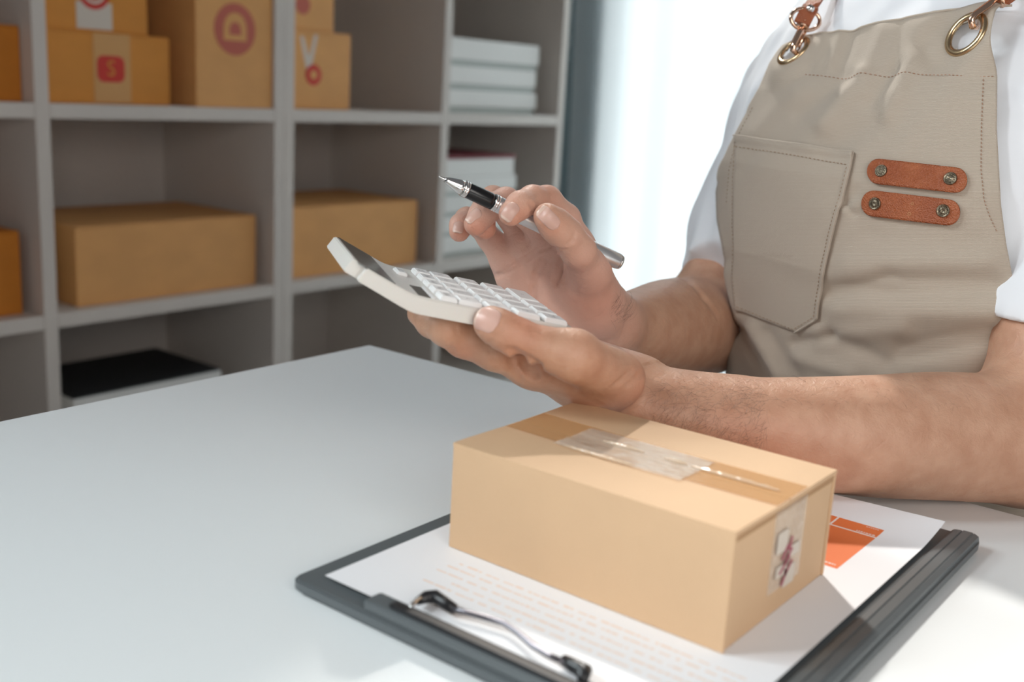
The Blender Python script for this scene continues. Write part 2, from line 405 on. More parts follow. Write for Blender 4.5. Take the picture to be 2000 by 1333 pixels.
def parcel(x0, x1, y0, y1, z0, z1, m, label, tape=None, group='brown cardboard parcels on the shelves', flap=True):
    org = ((x0 + x1) / 2, (y0 + y1) / 2, z0)
    t = empty('cardboard_box', org, label, 'box', group)
    e = lambda a: (a[0] - org[0], a[1] - org[0], a[2] - org[1], a[3] - org[1], a[4] - org[2], a[5] - org[2])
    boxobj('box_body', e((x0, x1, y0, y1, z0, z1 - 0.003)), m, t, bev=0.002)
    ym = (y0 + y1) / 2
    if flap:
        boxobj('flap', e((x0 + 0.0006, x1 - 0.0006, y0 + 0.0006, ym - 0.0008, z1 - 0.0029, z1)), m, t, bev=0.001)
        boxobj('flap', e((x0 + 0.0006, x1 - 0.0006, ym + 0.0008, y1 - 0.0006, z1 - 0.0029, z1)), m, t, bev=0.001)
    if tape: boxobj('tape', e((tape[0], tape[1], y0 - 0.0007, y0 - 0.0001, tape[2], tape[3])), tape[4], t)
    return t, org
z2, z3 = 0.183, -0.167
# left column (cut by the frame)
parcel(0.62, 0.925 - 0.001, 1.735, 2.0, z2, 0.302, M['card_deep'], 'orange-brown parcel at the left edge of the photo, upper shelf row')
parcel(0.60, 0.908, 1.735, 2.0, z3, -0.026, M['card_deep'], 'orange-brown parcel at the left edge of the photo, middle shelf row')
# centre column, upper row
t, o = parcel(0.962, 1.198, 1.728, 1.93, z2, 0.302, M['card_mid'], 'low parcel with pale tape and a square red stamp, under another parcel',
              tape=(1.048, 1.118, 0.186, 0.301, M['tape_tan']))
def ring_pts(r0, r1, n=40):
    return r0, r1
def annulus(name, r0, r1, x, y, z, m, parent, org, sx=1, sz=1, lift=0.0005, th=0.0003, n=40):
    V = []
    for rr in (r0, r1):
        for yy in (y - lift, y - lift - th):
            V += [(x + rr * sx * math.cos(2 * PI * i / n) - org[0], yy - org[1], z + rr * sz * math.sin(2 * PI * i / n) - org[2]) for i in range(n)]
    F = []
    for i in range(n):
        k = (i + 1) % n; F += [(n + i, n + k, 3 * n + k, 3 * n + i), (2 * n + i, 2 * n + k, 3 * n + k, 3 * n + i), (i, k, n + k, n + i)]
    return meshobj(name, V, F, m, parent)
def text_part(name, s, size, x, y, z, m, parent, org, depth=0.0003):
    c = bpy.data.curves.new(name, 'FONT'); c.body = s; c.size = size; c.align_x = 'CENTER'; c.align_y = 'CENTER'; c.extrude = depth
    c.resolution_u = 3
    tmp = bpy.data.objects.new(name + '_tmp', c); COL.objects.link(tmp)
    dg = bpy.context.evaluated_depsgraph_get(); me = bpy.data.meshes.new_from_object(tmp.evaluated_get(dg)); bpy.data.objects.remove(tmp)
    me.transform(Matrix.Translation((x - org[0], y - org[1], z - org[2])) @ Matrix.Rotation(PI / 2, 4, 'X'))
    me.materials.clear()
    return link(name, me, m, parent)
flat_print('printed_logo', rect(0.052, 0.044, 0.012), 1.080, 1.728, 0.242, M['logo_red'], t, o, lift=0.0009)
text_part('printed_letter', 'S', 0.038, 1.080, 1.7263, 0.242, M['card_mid'], t, o)
t, o = parcel(0.964, 1.158, 1.734, 1.92, 0.302, 0.43, M['card_mid'], 'parcel with a white label and round purple-red logo, topmost of the centre stack')
flat_print('paper_label', rect(0.066, 0.044), 1.056, 1.734, 0.328, M['label'], t, o, lift=0.0002)
flat_print('printed_logo', disc(0.030), 1.056, 1.734, 0.368, M['logo_red'], t, o, lift=0.0008)
annulus('printed_ring', 0.016, 0.021, 1.056, 1.734, 0.368, M['label'], t, o, lift=0.0013)
t, o = parcel(1.238, 1.4140, 1.706, 1.90, z2, 0.475, M['card_pale'], 'tall pale parcel with a big round rose logo, beside the centre post')
flat_print('printed_logo', disc(0.047), 1.325, 1.706, 0.326, M['logo_pink'], t, o, lift=0.0001)
dome = [(-0.026, -0.020), (0.026, -0.020)] + [(0.026 * math.cos(a), 0.002 + 0.028 * math.sin(a)) for a in np.linspace(0, PI, 14)]
flat_print('printed_dome', dome, 1.325, 1.706, 0.326, M['card_pale'], t, o, lift=0.0006)
flat_print('printed_dot', [(-0.013, -0.010), (0.013, -0.010)] + [(0.013 * math.cos(a), 0.013 * math.sin(a)) for a in np.linspace(0, PI, 10)], 1.325, 1.706, 0.326, M['logo_pink'], t, o, lift=0.0011)
# centre column, middle row: the big parcel
parcel(1.003, 1.392, 1.728, 1.985, z3, -0.026, M['card_pale'], 'large plain tan parcel alone in the middle shelf cell')
# right unit, left column
t, o = parcel(1.4665, 1.648, 1.736, 1.93, z2, 0.339, M['card_pale'], 'square tan parcel with white tape and small red logo, beneath a smaller one')
V5 = [(-0.020, 0.035), (-0.030, 0.035), (-0.012, -0.03), (0.0, -0.032), (0.018, 0.04), (0.008, 0.04), (-0.003, 0.0), (-0.008, 0.0)]
flat_print('white_tape', V5, 1.538, 1.736, 0.292, M['label'], t, o, lift=0.0002)
flat_print('printed_logo', disc(0.021), 1.545, 1.736, 0.252, M['logo_red'], t, o, lift=0.0008)
flat_print('printed_heart', disc(0.009), 1.545, 1.736, 0.252, M['card_pale'], t, o, lift=0.0013)
t, o = parcel(1.4665, 1.604, 1.742, 1.90, 0.339, 0.47, M['card_pale'], 'small tan parcel with a dull round logo, on top of the square parcel')
flat_print('printed_logo', disc(0.019), 1.520, 1.742, 0.388, M['logo_pink'], t, o, lift=0.0003)
parcel(1.476, 1.868, 1.732, 1.99, z3, -0.018, M['card_pale'], 'wide plain tan parcel behind the calculator, middle shelf cell')
# black-lidded box low down
bb = empty('storage_box', (1.14, 1.83, -0.515), 'flat white storage box with a matt black lid, lowest visible shelf cell', 'box')
boxobj('box_body', (-0.153, 0.157, -0.108, 0.108, 0.0, 0.150), M['white_box'], bb, bev=0.003)
boxobj('lid', (-0.156, 0.160, -0.111, 0.111, 0.1505, 0.185), [M['white_box']], bb, bev=0.003)
boxobj('lid_cover', (-0.156, 0.160, -0.109, 0.111, 0.1855, 0.189), M['black_lid'], bb, bev=0.001)
# white flat boxes
def flat_box(x0, x1, y0, y1, z0, z1, lid_m, label, group, lid=0.012, lid_top=True):
    org = ((x0 + x1) / 2, (y0 + y1) / 2, z0)
    t = empty('flat_box', org, label, 'box', group)
    hx, hy, h = (x1 - x0) / 2, (y1 - y0) / 2, z1 - z0
    if lid_top:
        boxobj('box_body', (-hx + .003, hx - .003, -hy + .003, hy - .003, 0, h - lid - .0005), M['white_box'], t, bev=0.002)
        boxobj('lid', (-hx, hx, -hy, hy, h - lid, h), lid_m, t, bev=0.0015)
    else:
        boxobj('box_body', (-hx, hx, -hy, hy, lid + .0005, h), M['white_box'], t, bev=0.002)
        boxobj('base', (-hx + .004, hx - .004, -hy + .004, hy - .004, 0, lid), lid_m, t, bev=0.001)
    return t
g = 'white flat boxes in the upper right cell'
zz = 0.183
for k, (h, dx, lb) in enumerate([(0.054, 0.0, 'white flat box, lowest of three in the upper right cell'),
                                 (0.056, -0.006, 'white flat box, middle of three in the upper right cell'),
                                 (0.064, 0.002, 'white flat box, topmost of three in the upper right cell')]):
    flat_box(1.955 + dx, 2.318 + dx, 1.742, 1.98, zz, zz + h, M['grey_green'], lb, g, 0.014, False); zz += h
g = 'white flat boxes in the middle right cell'
zz = z3
for k, (h, dx, lm, lb) in enumerate([
        (0.052, 0.0, 'grey_green', 'white flat box, lowest of the middle right stack'),
        (0.048, -0.004, 'grey_green', 'white flat box, second from the bottom of the middle right stack'),
        (0.050, 0.004, 'grey_green', 'white flat box, third up in the middle right stack'),
        (0.046, 0.002, 'grey_green', 'white flat box, directly under the maroon-lidded one')]):
    flat_box(1.950 + dx, 2.250 + dx, 1.742, 1.98, zz, zz + h, M[lm], lb, g, 0.010, False); zz += h
flat_box(1.948, 2.246, 1.742, 1.98, zz, zz + 0.052, M['maroon'], 'white flat box with a maroon lid, topmost of the middle right stack', g, 0.008, True)

# ================================================================== CLIPBOARD, PAPER, PARCEL
CT = 0.0085
cb = empty('clipboard', (0.489, 0.256, 0.0), 'dark grey clipboard lying on the white table', 'clipboard')
cx, cy = 0.489, 0.256
X0, X1, Y0, Y1 = 0.3300 - cx, 0.6440 - cx, 0.1385 - cy, 0.3830 - cy
def rounded_plate(name, x0, x1, y0, y1, z0, z1, r, m, parent, bev=0.0012):
    pts = rect(x1 - x0, y1 - y0, r, 6); mx_, my_ = (x0 + x1) / 2, (y0 + y1) / 2
    bm = bmesh.new(); vs = [bm.verts.new((mx_ + p[0], my_ + p[1], z0)) for p in pts]
    f = bm.faces.new(vs); e = bmesh.ops.extrude_face_region(bm, geom=[f])
    for v in e['geom']:
        if isinstance(v, bmesh.types.BMVert): v.co.z = z1
    bmesh.ops.recalc_face_normals(bm, faces=bm.faces)
    if bev:
        es = [ed for ed in bm.edges if abs(ed.verts[0].co.z - ed.verts[1].co.z) < 1e-6]
        bmesh.ops.bevel(bm, geom=es, offset=bev, segments=2, affect='EDGES')
    me = bpy.data.meshes.new(name); bm.to_mesh(me); bm.free(); return link(name, me, m, parent)
rounded_plate('board', X0, X1, Y0, Y1, 0.0012, CT - 0.001, 0.006, M['clip_plastic'], cb)
rounded_plate('base_plate', X0 + .002, X1 - .002, Y0 + .002, Y1 - .002, 0.0, 0.0011, 0.007, M['clip_plastic'], cb, 0)
# stepped rail along the right-hand edge
prof = [(0.0, .0002), (0.0012, .0010), (0.0050, .0016), (0.0056, .0010), (0.0062, .0018), (0.0112, .0019), (0.0118, .0013), (0.0124, .0017), (0.0150, .0004), (0.0158, -.0030), (0.0158, -.0040), (0.0, -.0040)]
for nm, a, b in (('rail', X0 + 0.004, X1 - 0.0015),):
    yr = Y0 + 0.0166; V = [(x, yr - p[0], CT + p[1]) for x in (a, b) for p in prof]; n_ = len(prof)
    meshobj(nm, V, [tuple(range(n_)), tuple(reversed(range(n_, 2 * n_)))] + [(i, i + n_, (i + 1) % n_ + n_, (i + 1) % n_) for i in range(n_)], M['clip_plastic'], cb)
# clip base bar at the near end
boxobj('clip_bar', (X0 + 0.001, X0 + 0.0125, 0.168 - cy, 0.3325 - cy, CT - 0.0009, CT + 0.0045), M['clip_plastic'], cb, bev=0.0014)
boxobj('clip_hinge', (X0 + 0.003, X0 + 0.0085, 0.185 - cy, 0.318 - cy, CT + 0.0047, CT + 0.0068), M['black_rubber'], cb, bev=0.0009)
ZP = CT + 0.0012
def cbl(px, py, z): p = onz(px, py, z); return np.array([p[0] - cx, p[1] - cy, z])
wpts = [cbl(800, 1200, ZP + .003), cbl(806, 1180, ZP + .006), cbl(822, 1170, ZP + .006)]
tubeobj('clip_wire', wpts, 0.0011, M['chrome'], cb, 8)
mid = [(884, 1190), (915, 1198), (950, 1208), (985, 1218), (1012, 1237), (1040, 1262), (1072, 1281), (1108, 1297)]
tubeobj('clip_wire', [cbl(a, b, ZP + .0045) for a, b in mid], 0.0014, M['wire'], cb, 8)
def grip(pts, r):
    return tubeobj('clip_grip', [cbl(a, b, ZP + .0042) for a, b in pts], r, M['black_rubber'], cb, 10)
grip([(814, 1176), (832, 1167), (850, 1166), (868, 1178), (886, 1190)], [0.0018, 0.0030, 0.0033, 0.0030, 0.0026])
grip([(1100, 1290), (1122, 1302), (1142, 1312), (1138, 1330)], [0.0026, 0.0034, 0.0036, 0.0024])

# sheet of paper, slightly lifted at its far right corner
pr_ = empty('paper_sheet', (0.5, 0.27, CT), 'white sheet with an orange chart held on the clipboard', 'paper')
ax, ay = 0.5, 0.27
c00 = onz(641, 1127, ZP); c10 = onz(1862, 1026, ZP + .002)
PX0, PX1, PY0, PY1 = c00[0] - 0.0005, c00[0] + 0.297, 0.1585, 0.1585 + 0.210
def paper_z(x, y):
    u = (x - PX0) / (PX1 - PX0); v = (y - PY0) / (PY1 - PY0)
    return ZP - CT + 0.0002 + 0.0045 * max(0, u - 0.86) ** 1.5 / 0.052 * max(0, 1 - 1.6 * v) 
def paper_patch(name, x0, x1, y0, y1, m, lift, nx=24, ny=12, th=0.00012, parent=pr_):
    V, F = [], []
    for k in range(2):
        for j in range(ny + 1):
            for i in range(nx + 1):
                x = x0 + (x1 - x0) * i / nx; y = y0 + (y1 - y0) * j / ny
                V.append((x - ax, y - ay, paper_z(x, y) + lift - th * k))
    n1 = (nx + 1) * (ny + 1)
    for j in range(ny):
        for i in range(nx):
            a = j * (nx + 1) + i; q = (a, a + 1, a + nx + 2, a + nx + 1); F.append(q); F.append(tuple(reversed([z + n1 for z in q])))
    for i in range(nx):
        a = i; F.append((a + n1, a + 1 + n1, a + 1, a)); a = ny * (nx + 1) + i; F.append((a, a + 1, a + 1 + n1, a + n1))
    for j in range(ny):
        a = j * (nx + 1); b = a + nx + 1; F.append((a, b, b + n1, a + n1)); a += nx; b += nx; F.append((a + n1, b + n1, b, a))
    return meshobj(name, V, F, m, parent)
paper_patch('sheet', PX0, PX1, PY0, PY1, M['paper'], 0.0001, 60, 30)
paper_patch('printed_chart', 0.535, 0.6065, 0.1835, 0.2580, M['orange'], 0.00016, 12, 10, 0.00005)
paper_patch('chart_line', 0.5920, 0.5935, 0.1835, 0.2580, M['white_ink'], 0.0002, 2, 10, 0.00005)
paper_patch('chart_line', 0.5935, 0.6065, 0.2105, 0.2117, M['white_ink'], 0.0002, 4, 2, 0.00005)
# small white captions on the chart
for (x, y0, y1) in ((0.6040, 0.1860, 0.1930), (0.5945, 0.1850, 0.1960), (0.5385, 0.186, 0.196)):
    V, F = [], []
    y = y0
    while y < y1:
        l = random.uniform(.0006, .0016); n0 = len(V)
        V += [(x - ax, y - ay, paper_z(x, y) + .00022), (x + .0014 - ax, y - ay, paper_z(x, y) + .00022), (x + .0014 - ax, y + l - ay, paper_z(x, y) + .00022), (x - ax, y + l - ay, paper_z(x, y) + .00022)]
        F.append((n0, n0 + 1, n0 + 2, n0 + 3)); y += l + .0005
    meshobj('chart_caption', V, F, M['white_ink'], pr_)
# rows of pale orange print near the clip, each row one part
rows_ = [(0.3965, .17, .330), (0.3905, .172, .3330), (0.3835, .17, .3340), (0.3765, .18, .3180), (0.3700, .17, .331)]
for (x, y0, y1) in rows_:
    V, F = [], []; y = y1
    while y > y0:
        l = random.uniform(.0012, .0075); h = 0.0016 * random.uniform(.7, 1.1); n0 = len(V); z = paper_z(x, y) + .00015
        V += [(x - ax, y - ay, z), (x + h - ax, y - ay, z), (x + h - ax, y - l - ay, z), (x - ax, y - l - ay, z)]
        F.append((n0 + 3, n0 + 2, n0 + 1, n0)); y -= l + random.choice([.0006, .0009, .003])
    o = meshobj('printed_text', V, F, M['ink_peach'], pr_)

# the parcel in the foreground
ZB = ZP + 0.0005
bx0, bx1, by0, by1, bh = 0.4090, 0.5225, 0.1858, 0.3480, 0.0585
pa = empty('cardboard_box', ((bx0 + bx1) / 2, (by0 + by1) / 2, ZB), 'small tan parcel with shiny clear tape lying on the clipboard', 'box')
hx, hy = (bx1 - bx0) / 2, (by1 - by0) / 2
card = M['card_near']
WT = 0.002
boxobj('side_panel', (-hx, -hx + WT, -hy, hy, 0, bh - .0023), card, pa, bev=0.0006)
boxobj('side_panel', (hx - WT, hx, -hy, hy, 0, bh - .0023), card, pa, bev=0.0006)
boxobj('end_panel', (-hx + WT + .0007, hx - WT - .0004, -hy + 0.0009, -hy + WT + .0008, 0, bh - 0.0036), card, pa, bev=0.0005)
boxobj('end_panel', (-hx + WT + .0001, hx - WT - .0001, hy - WT, hy - .0004, 0, bh - 0.0034), card, pa, bev=0.0005)
boxobj('bottom_panel', (-hx + WT, hx - WT, -hy + WT, hy - WT, 0, WT), card, pa)
# top flaps: slightly sagging sheets meeting under the tape
def flap(name, x0, x1, dz, hinge_left):
    nx, ny = 14, 18; V, F = [], []
    for k in range(2):
        for j in range(ny + 1):
            for i in range(nx + 1):
                u = i / nx; v = j / ny; x = x0 + (x1 - x0) * u; y = -hy + 2 * hy * v
                d = u if hinge_left else 1 - u
                z = bh + dz * d * math.sin(PI * (0.15 + 0.7 * v)) - 0.0022 * k
                edge = min(1.0, min(d * 5, 1)); z -= 0.00025 * (1 - edge)
                V.append((x, y, z))
    n1 = (nx + 1) * (ny + 1)
    for j in range(ny):
        for i in range(nx):
            a = j * (nx + 1) + i; q = (a, a + 1, a + nx + 2, a + nx + 1); F.append(q); F.append(tuple(reversed([z + n1 for z in q])))
    for i in range(nx):
        a = i; F.append((a + n1, a + 1 + n1, a + 1, a)); a = ny * (nx + 1) + i; F.append((a, a + 1, a + 1 + n1, a + n1))
    for j in range(ny):
        a = j * (nx + 1); b = a + nx + 1; F.append((a, b, b + n1, a + n1)); a += nx; b += nx; F.append((a + n1, b + n1, b, a))
    return meshobj(name, V, F, card, pa)
flap('flap', -hx, -0.0005, -0.0016, True); flap('flap', 0.0005, hx, -0.0013, False)
boxobj('inner_flap', (-hx + WT + .0002, hx - WT - .0002, -hy + .0006, -hy + 0.045, bh - 0.0062, bh - 0.0042), M['card_near_cut'], pa)
def tape_patch(name, x0, x1, y0, y1, lift, m, ny=60, nx=12, wav=0.0005, seed=0, down=0.0):
    rg = np.random.default_rng(seed); ph = rg.uniform(0, 6, 4); V, F = [], []
    for k in range(2):
        for j in range(ny + 1):
            for i in range(nx + 1):
                u = i / nx; v = j / ny; x = x0 + (x1 - x0) * u; y = y0 + (y1 - y0) * v
                d = 1 - min(1, abs(x) / hx); vv = (y + hy) / (2 * hy)
                z = bh - 0.0013 * d * math.sin(PI * (.15 + .7 * max(0, min(1, vv)))) + lift
                z += wav * (0.6 * math.sin(x * 900 + ph[0] + 2 * math.sin(y * 90)) + 0.4 * math.sin(y * 330 + ph[1] + x * 300)) * (0.5 + 0.5 * math.sin(y * 60 + ph[2]))
                z += wav
                V.append((x, y, z - 0.00008 * k))
    n1 = (nx + 1) * (ny + 1)
    for j in range(ny):
        for i in range(nx):
            a = j * (nx + 1) + i; q = (a, a + 1, a + nx + 2, a + nx + 1); F.append(q); F.append(tuple(reversed([z + n1 for z in q])))
    return meshobj(name, V, F, m, pa, True)
M['tan_film'] = mat('tan_tape_film', (0.74, 0.43, 0.19), 0.22); nodes(M['tan_film'])[2].inputs['Alpha'].default_value = 0.42
o = tape_patch('tape', -0.0135, 0.0215, -hy + 0.0008, hy - 0.0005, 0.00015, M['tan_film'], 70, 14, 0.00012, 1); o['label'] = 'glossy tan tape along the top seam'
o = tape_patch('tape', -0.0185, 0.0190, -hy + 0.050, hy - 0.036, 0.0005, M['clear_tape'], 90, 24, 0.00022, 2); o['label'] = 'frosted clear tape patch in the middle of the top'
def crease(x0, x1, y0, y1, seed):
    rg = np.random.default_rng(seed); n_ = 26; pts = []
    for i in range(n_):
        t = i / (n_ - 1); x = x0 + (x1 - x0) * t; y = y0 + (y1 - y0) * t; d = 1 - abs(x) / hx; vv = (y + hy) / (2 * hy)
        pts.append((x, y, bh - 0.0013 * d * math.sin(PI * (.15 + .7 * vv)) + .0008 + .0002 * rg.random()))
    rad = [.0001 + .0011 * math.sin(PI * i / (n_ - 1)) ** .5 * (.65 + .5 * rg.random()) for i in range(n_)]
    tubeobj('tape_crease', pts, rad, M['tape_gloss'], pa, 10)
M['tape_gloss'] = mat('tape_crease_film', (0.80, 0.62, 0.44), 0.10, 0.0, Specular_IOR_Level=1.0, Coat_Weight=1.0); nodes(M['tape_gloss'])[2].inputs['Alpha'].default_value = 0.6
crease(-0.0180, -0.0172, hy - 0.043, hy - 0.085, 1); crease(0.0050, 0.0056, hy - 0.052, hy - 0.078, 2); crease(0.0052, 0.0050, hy - 0.090, hy - 0.104, 3); crease(0.0050, 0.0046, hy - 0.106, hy - 0.155, 4)
o = boxobj('tape', (-0.0135, 0.0215, -hy + 0.0002, -hy + 0.0008, bh - 0.046, bh - 0.004), M['clear_tape'], pa)
M['ink_purple'] = mat('stamp_ink', (0.40, 0.10, 0.14), 0.6)
# torn sticker with a smudged stamp on the end face
for (x, z, w_, h_) in ((-0.004, 0.0375, 0.012, 0.011), (0.011, 0.029, 0.013, 0.006), (0.008, 0.0165, 0.013, 0.010), (-0.002, 0.022, 0.012, 0.006)):
    flat_print('sticker', rect(w_, h_, .001), x, -hy, z, M['label'], pa, (0, 0, 0), th=0.0002, lift=0.0001)
for k, (x, z, l) in enumerate(((0.000, .031, .008), (0.004, .0275, .010), (0.001, .024, .012), (0.006, .021, .009), (0.002, .017, .007), (0.0055, .034, .004))):
    a = [(-l / 2, -.0030), (-l / 2 + .0022, -.0036), (l / 2, .0030), (l / 2 - .002, .0038)]
    flat_print('stamp_mark', a, x, -hy, z, M['ink_purple'], pa, (0, 0, 0), th=0.0002, lift=0.0004)

# ================================================================== CALCULATOR
CU = np.array([-0.576, -0.817, -0.021]); CV = np.array([0.803, -0.56, -0.202]); CN = np.array([0.153, -0.133, 0.979])
U_, _s, V_ = np.linalg.svd(np.array([CU, CV, CN]).T); CR = U_ @ V_
CO = np.array([0.49371163, 0.40122898, 0.12888685])
ca = empty('calculator', CO, 'white desk calculator with raised screen held in the left hand', 'calculator')
ca.matrix_world = Matrix([list(CR[i]) + [CO[i]] for i in range(3)] + [[0, 0, 0, 1]])
def calp(px, py, wn_):
    """point of the calculator's plane w = wn_ under a pixel (world)"""
    o = CO + CR[:, 2] * wn_; d = ray(px, py); return CAM + d * (((o - CAM) @ CR[:, 2]) / (d @ CR[:, 2]))
UL, UR = -0.0475, 0.0430
# side profile (v, w): top line then bottom line
prof_top = [(-0.0880, 0.0096), (-0.0640, 0.0018), (-0.0600, 0.0006), (-0.0565, -0.0006), (-0.0530, -0.0014), (-0.0490, -0.0019), (-0.045, -0.0021), (0.0444, -0.0021)]
prof_bot = [(0.0440, -0.0112), (-0.0460, -0.0118), (-0.0500, -0.0116), (-0.0540, -0.0108), (-0.058, -0.0096), (-0.0700, -0.0054), (-0.0915, 0.0020)]
def calc_body():
    prof = prof_top + prof_bot; n = len(prof)
    bm = bmesh.new()
    A = [bm.verts.new((UL, v, w_)) for v, w_ in prof]; B = [bm.verts.new((UR, v, w_)) for v, w_ in prof]
    bm.faces.new(A); bm.faces.new(list(reversed(B)))
    for i in range(n): k = (i + 1) % n; bm.faces.new((A[k], A[i], B[i], B[k]))
    bmesh.ops.recalc_face_normals(bm, faces=bm.faces)
    # round the four vertical corners
    ce = []
    for ia, ib in ((0, n - 1), (len(prof_top) - 1, len(prof_top))):
        for S_ in (A, B):
            e = bm.edges.get((S_[ia], S_[ib]));  ce.append(e)
    bmesh.ops.bevel(bm, geom=ce[:2], offset=0.0075, segments=6, affect='EDGES')
    bm.edges.ensure_lookup_table()
    es = [e for e in bm.edges if len(e.link_faces) == 2 and e.calc_face_angle(0) > 0.9]
    bmesh.ops.bevel(bm, geom=es, offset=0.0007, segments=2, affect='EDGES')
    me = bpy.data.meshes.new('calculator_case'); bm.to_mesh(me); bm.free()
    return link('case', me, M['calc'], ca)
calc_body()
# screen recessed in the tilted part: local frame along the tilt
tv = np.array([0, -0.0640 + 0.0880, 0.0018 - 0.0096]); tv /= np.linalg.norm(tv); tn = np.cross([1, 0, 0], tv); 
def tilt_pt(u, s, h): # s from the top edge downwards
    return np.array([0, -0.0880, 0.0096]) + np.array([u, 0, 0]) + tv * s + tn * h
def slab4(name, P4, th, nrm, m, parent):
    V = [p for p in P4] + [p + np.array(nrm) * th for p in P4]
    return meshobj(name, V, [(3, 2, 1, 0), (4, 5, 6, 7), (0, 1, 5, 4), (1, 2, 6, 5), (2, 3, 7, 6), (3, 0, 4, 7)], m, parent)
scr = slab4('screen', [tilt_pt(UL + .0035, .003, -.0004), tilt_pt(UR - .0035, .003, -.0004), tilt_pt(UR - .0035, .0262, -.0004), tilt_pt(UL + .0035, .0262, -.0004)], 0.0007, tn, M['lcd'], ca)
scr['label'] = 'dark glossy display window'
# solar cell
so = slab4('solar_cell', [np.array([u, v, -0.00215]) for u, v in ((0.0118, -.0488), (0.0388, -.0490), (0.0398, -.0422), (0.0118, -.0418))], 0.0004, (0, 0, 1), M['solar'], ca)
slab4('solar_rim', [np.array([u, v, -0.00215]) for u, v in ((0.0110, -.0412), (0.0405, -.0414), (0.0405, -.0398), (0.0110, -.0396))], 0.0008, (0, 0, 1), M['calc_key'], ca)
# keys
PITCH = 0.0171
def keymesh(lu, lv, h=0.0030):
    bm = bmesh.new(); bm_box(bm, -lu / 2, lu / 2, -lv / 2, lv / 2, 0, h)
    bm.verts.ensure_lookup_table()
    for v in bm.verts:
        if v.co.z > h * .5: v.co.x *= (lu - .0016) / lu; v.co.y *= (lv - .0016) / lv
    bmesh.ops.bevel(bm, geom=[e for e in bm.edges], offset=0.0005, segments=2, affect='EDGES')
    me = bpy.data.meshes.new('key'); bm.to_mesh(me); bm.free(); return me
cache = {}
def key(u, v, lu, lv, glyph=None, h=0.0030):
    k = (round(lu, 4), round(lv, 4), h)
    if k not in cache: cache[k] = keymesh(lu, lv, h); cache[k].materials.append(M['calc_key'])
    o = bpy.data.objects.new('key', cache[k]); COL.objects.link(o); o.parent = ca; o.location = (u, v, -0.0022)
    if glyph:
        gk = 'g' + glyph
        if gk not in cache:
            c = bpy.data.curves.new('key_legend', 'FONT'); c.body = glyph; c.size = 0.0052; c.align_x = 'CENTER'; c.align_y = 'CENTER'; c.resolution_u = 2
            tmp = bpy.data.objects.new('tmp', c); COL.objects.link(tmp)
            me = bpy.data.meshes.new_from_object(tmp.evaluated_get(bpy.context.evaluated_depsgraph_get())); bpy.data.objects.remove(tmp)
            me.transform(Matrix.Rotation(PI, 4, 'Z')); me.materials.clear(); me.materials.append(M['key_print']); cache[gk] = me
        l = bpy.data.objects.new('key_legend', cache[gk]); COL.objects.link(l); l.parent = o; l.location = (0, 0, h + 0.00006)
    return o
# rows run along v; columns along u (c = 0 is farthest from the camera)
ROWS = [(-0.0371, 0.0105, ['GT', 'MU', 'M+', 'M-', 'MR']), (-0.0257 - 0.0008, 0.0145, ['%', '9', '8', '7', '>']),
        (-0.0085 - 0.0007, 0.0148, ['x', '6', '5', '4', '+/-']), (0.0085, 0.0148, ['-', '3', '2', '1', 'C']), (0.0256, 0.0148, ['+', None, '.', '00', 'AC'])]
for r, (v0, lv, gl) in enumerate(ROWS):
    for c in range(5):
        u = (c - 2) * PITCH + 0.0072 - 0.0075
        if r == 4 and c == 1: continue
        if r == 4 and c == 0:
            key(u + PITCH / 2, v0 + lv / 2, 0.0148 + PITCH, lv, '=')
        else:
            key(u, v0 + lv / 2, 0.0150, lv, gl[c])
key(-0.0245, -0.0472, 0.0170, 0.0066, 'ON', 0.0022)

# ================================================================== PEN
pen = empty('pen', at(1035, 430, 0.685), 'silver ballpoint pen with black grip and pointed metal tip', 'pen')
PT0 = at(857, 345, 0.665); PT1 = at(1212, 513, 0.716)
axis = PT1 - PT0; PLEN = np.linalg.norm(axis); axis /= PLEN
camd = at(1035, 430, .2) - at(1035, 430, .6)
PR = frame_from(axis, camd)
pen.matrix_world = Matrix([list(PR[i]) + [PT0[i]] for i in range(3)] + [[0, 0, 0, 1]])
def pen_part(name, prof, m, n=36):
    V, F = lathe(prof, n); return meshobj(name, V, F, m, pen, True)
L_ = PLEN
def fr(px): return (px - 857) / (1212 - 857) * L_
pen_part('refill_tip', [(0.00025, 0), (0.0006, .0006), (0.0011, fr(868)), (0.0015, fr(870))], M['chrome'])
pen_part('nose_cone', [(0.0016, fr(868)), (0.0021, fr(872)), (0.0034, fr(884)), (0.0044, fr(894)), (0.0049, fr(901))], M['chrome'])
pen_part('collar', [(0.0049, fr(901)), (0.0053, fr(902)), (0.0053, fr(904.5)), (0.0050, fr(905)), (0.0053, fr(905.5)), (0.0053, fr(909)), (0.0049, fr(909.5))], M['chrome'])
pen_part('grip', [(0.0049, fr(909.4)), (0.0050, fr(911)), (0.0052, fr(950)), (0.0050, fr(957))], M['pen_black'])
pen_part('ring', [(0.0051, fr(956.8)), (0.0056, fr(957.5)), (0.0056, fr(960)), (0.0052, fr(960.6)), (0.0056, fr(961.2)), (0.0056, fr(964)), (0.0053, fr(964.6))], M['chrome'])
pen_part('barrel', [(0.0051, fr(964.5)), (0.0053, fr(966)), (0.0055, fr(1050)), (0.0055, fr(1180)), (0.0053, fr(1206)), (0.0050, fr(1208))], M['pen_silver'])
pen_part('end_cap', [(0.0049, fr(1208)), (0.0050, fr(1209)), (0.0046, fr(1212)), (0.0030, fr(1213.5))], M['chrome'])
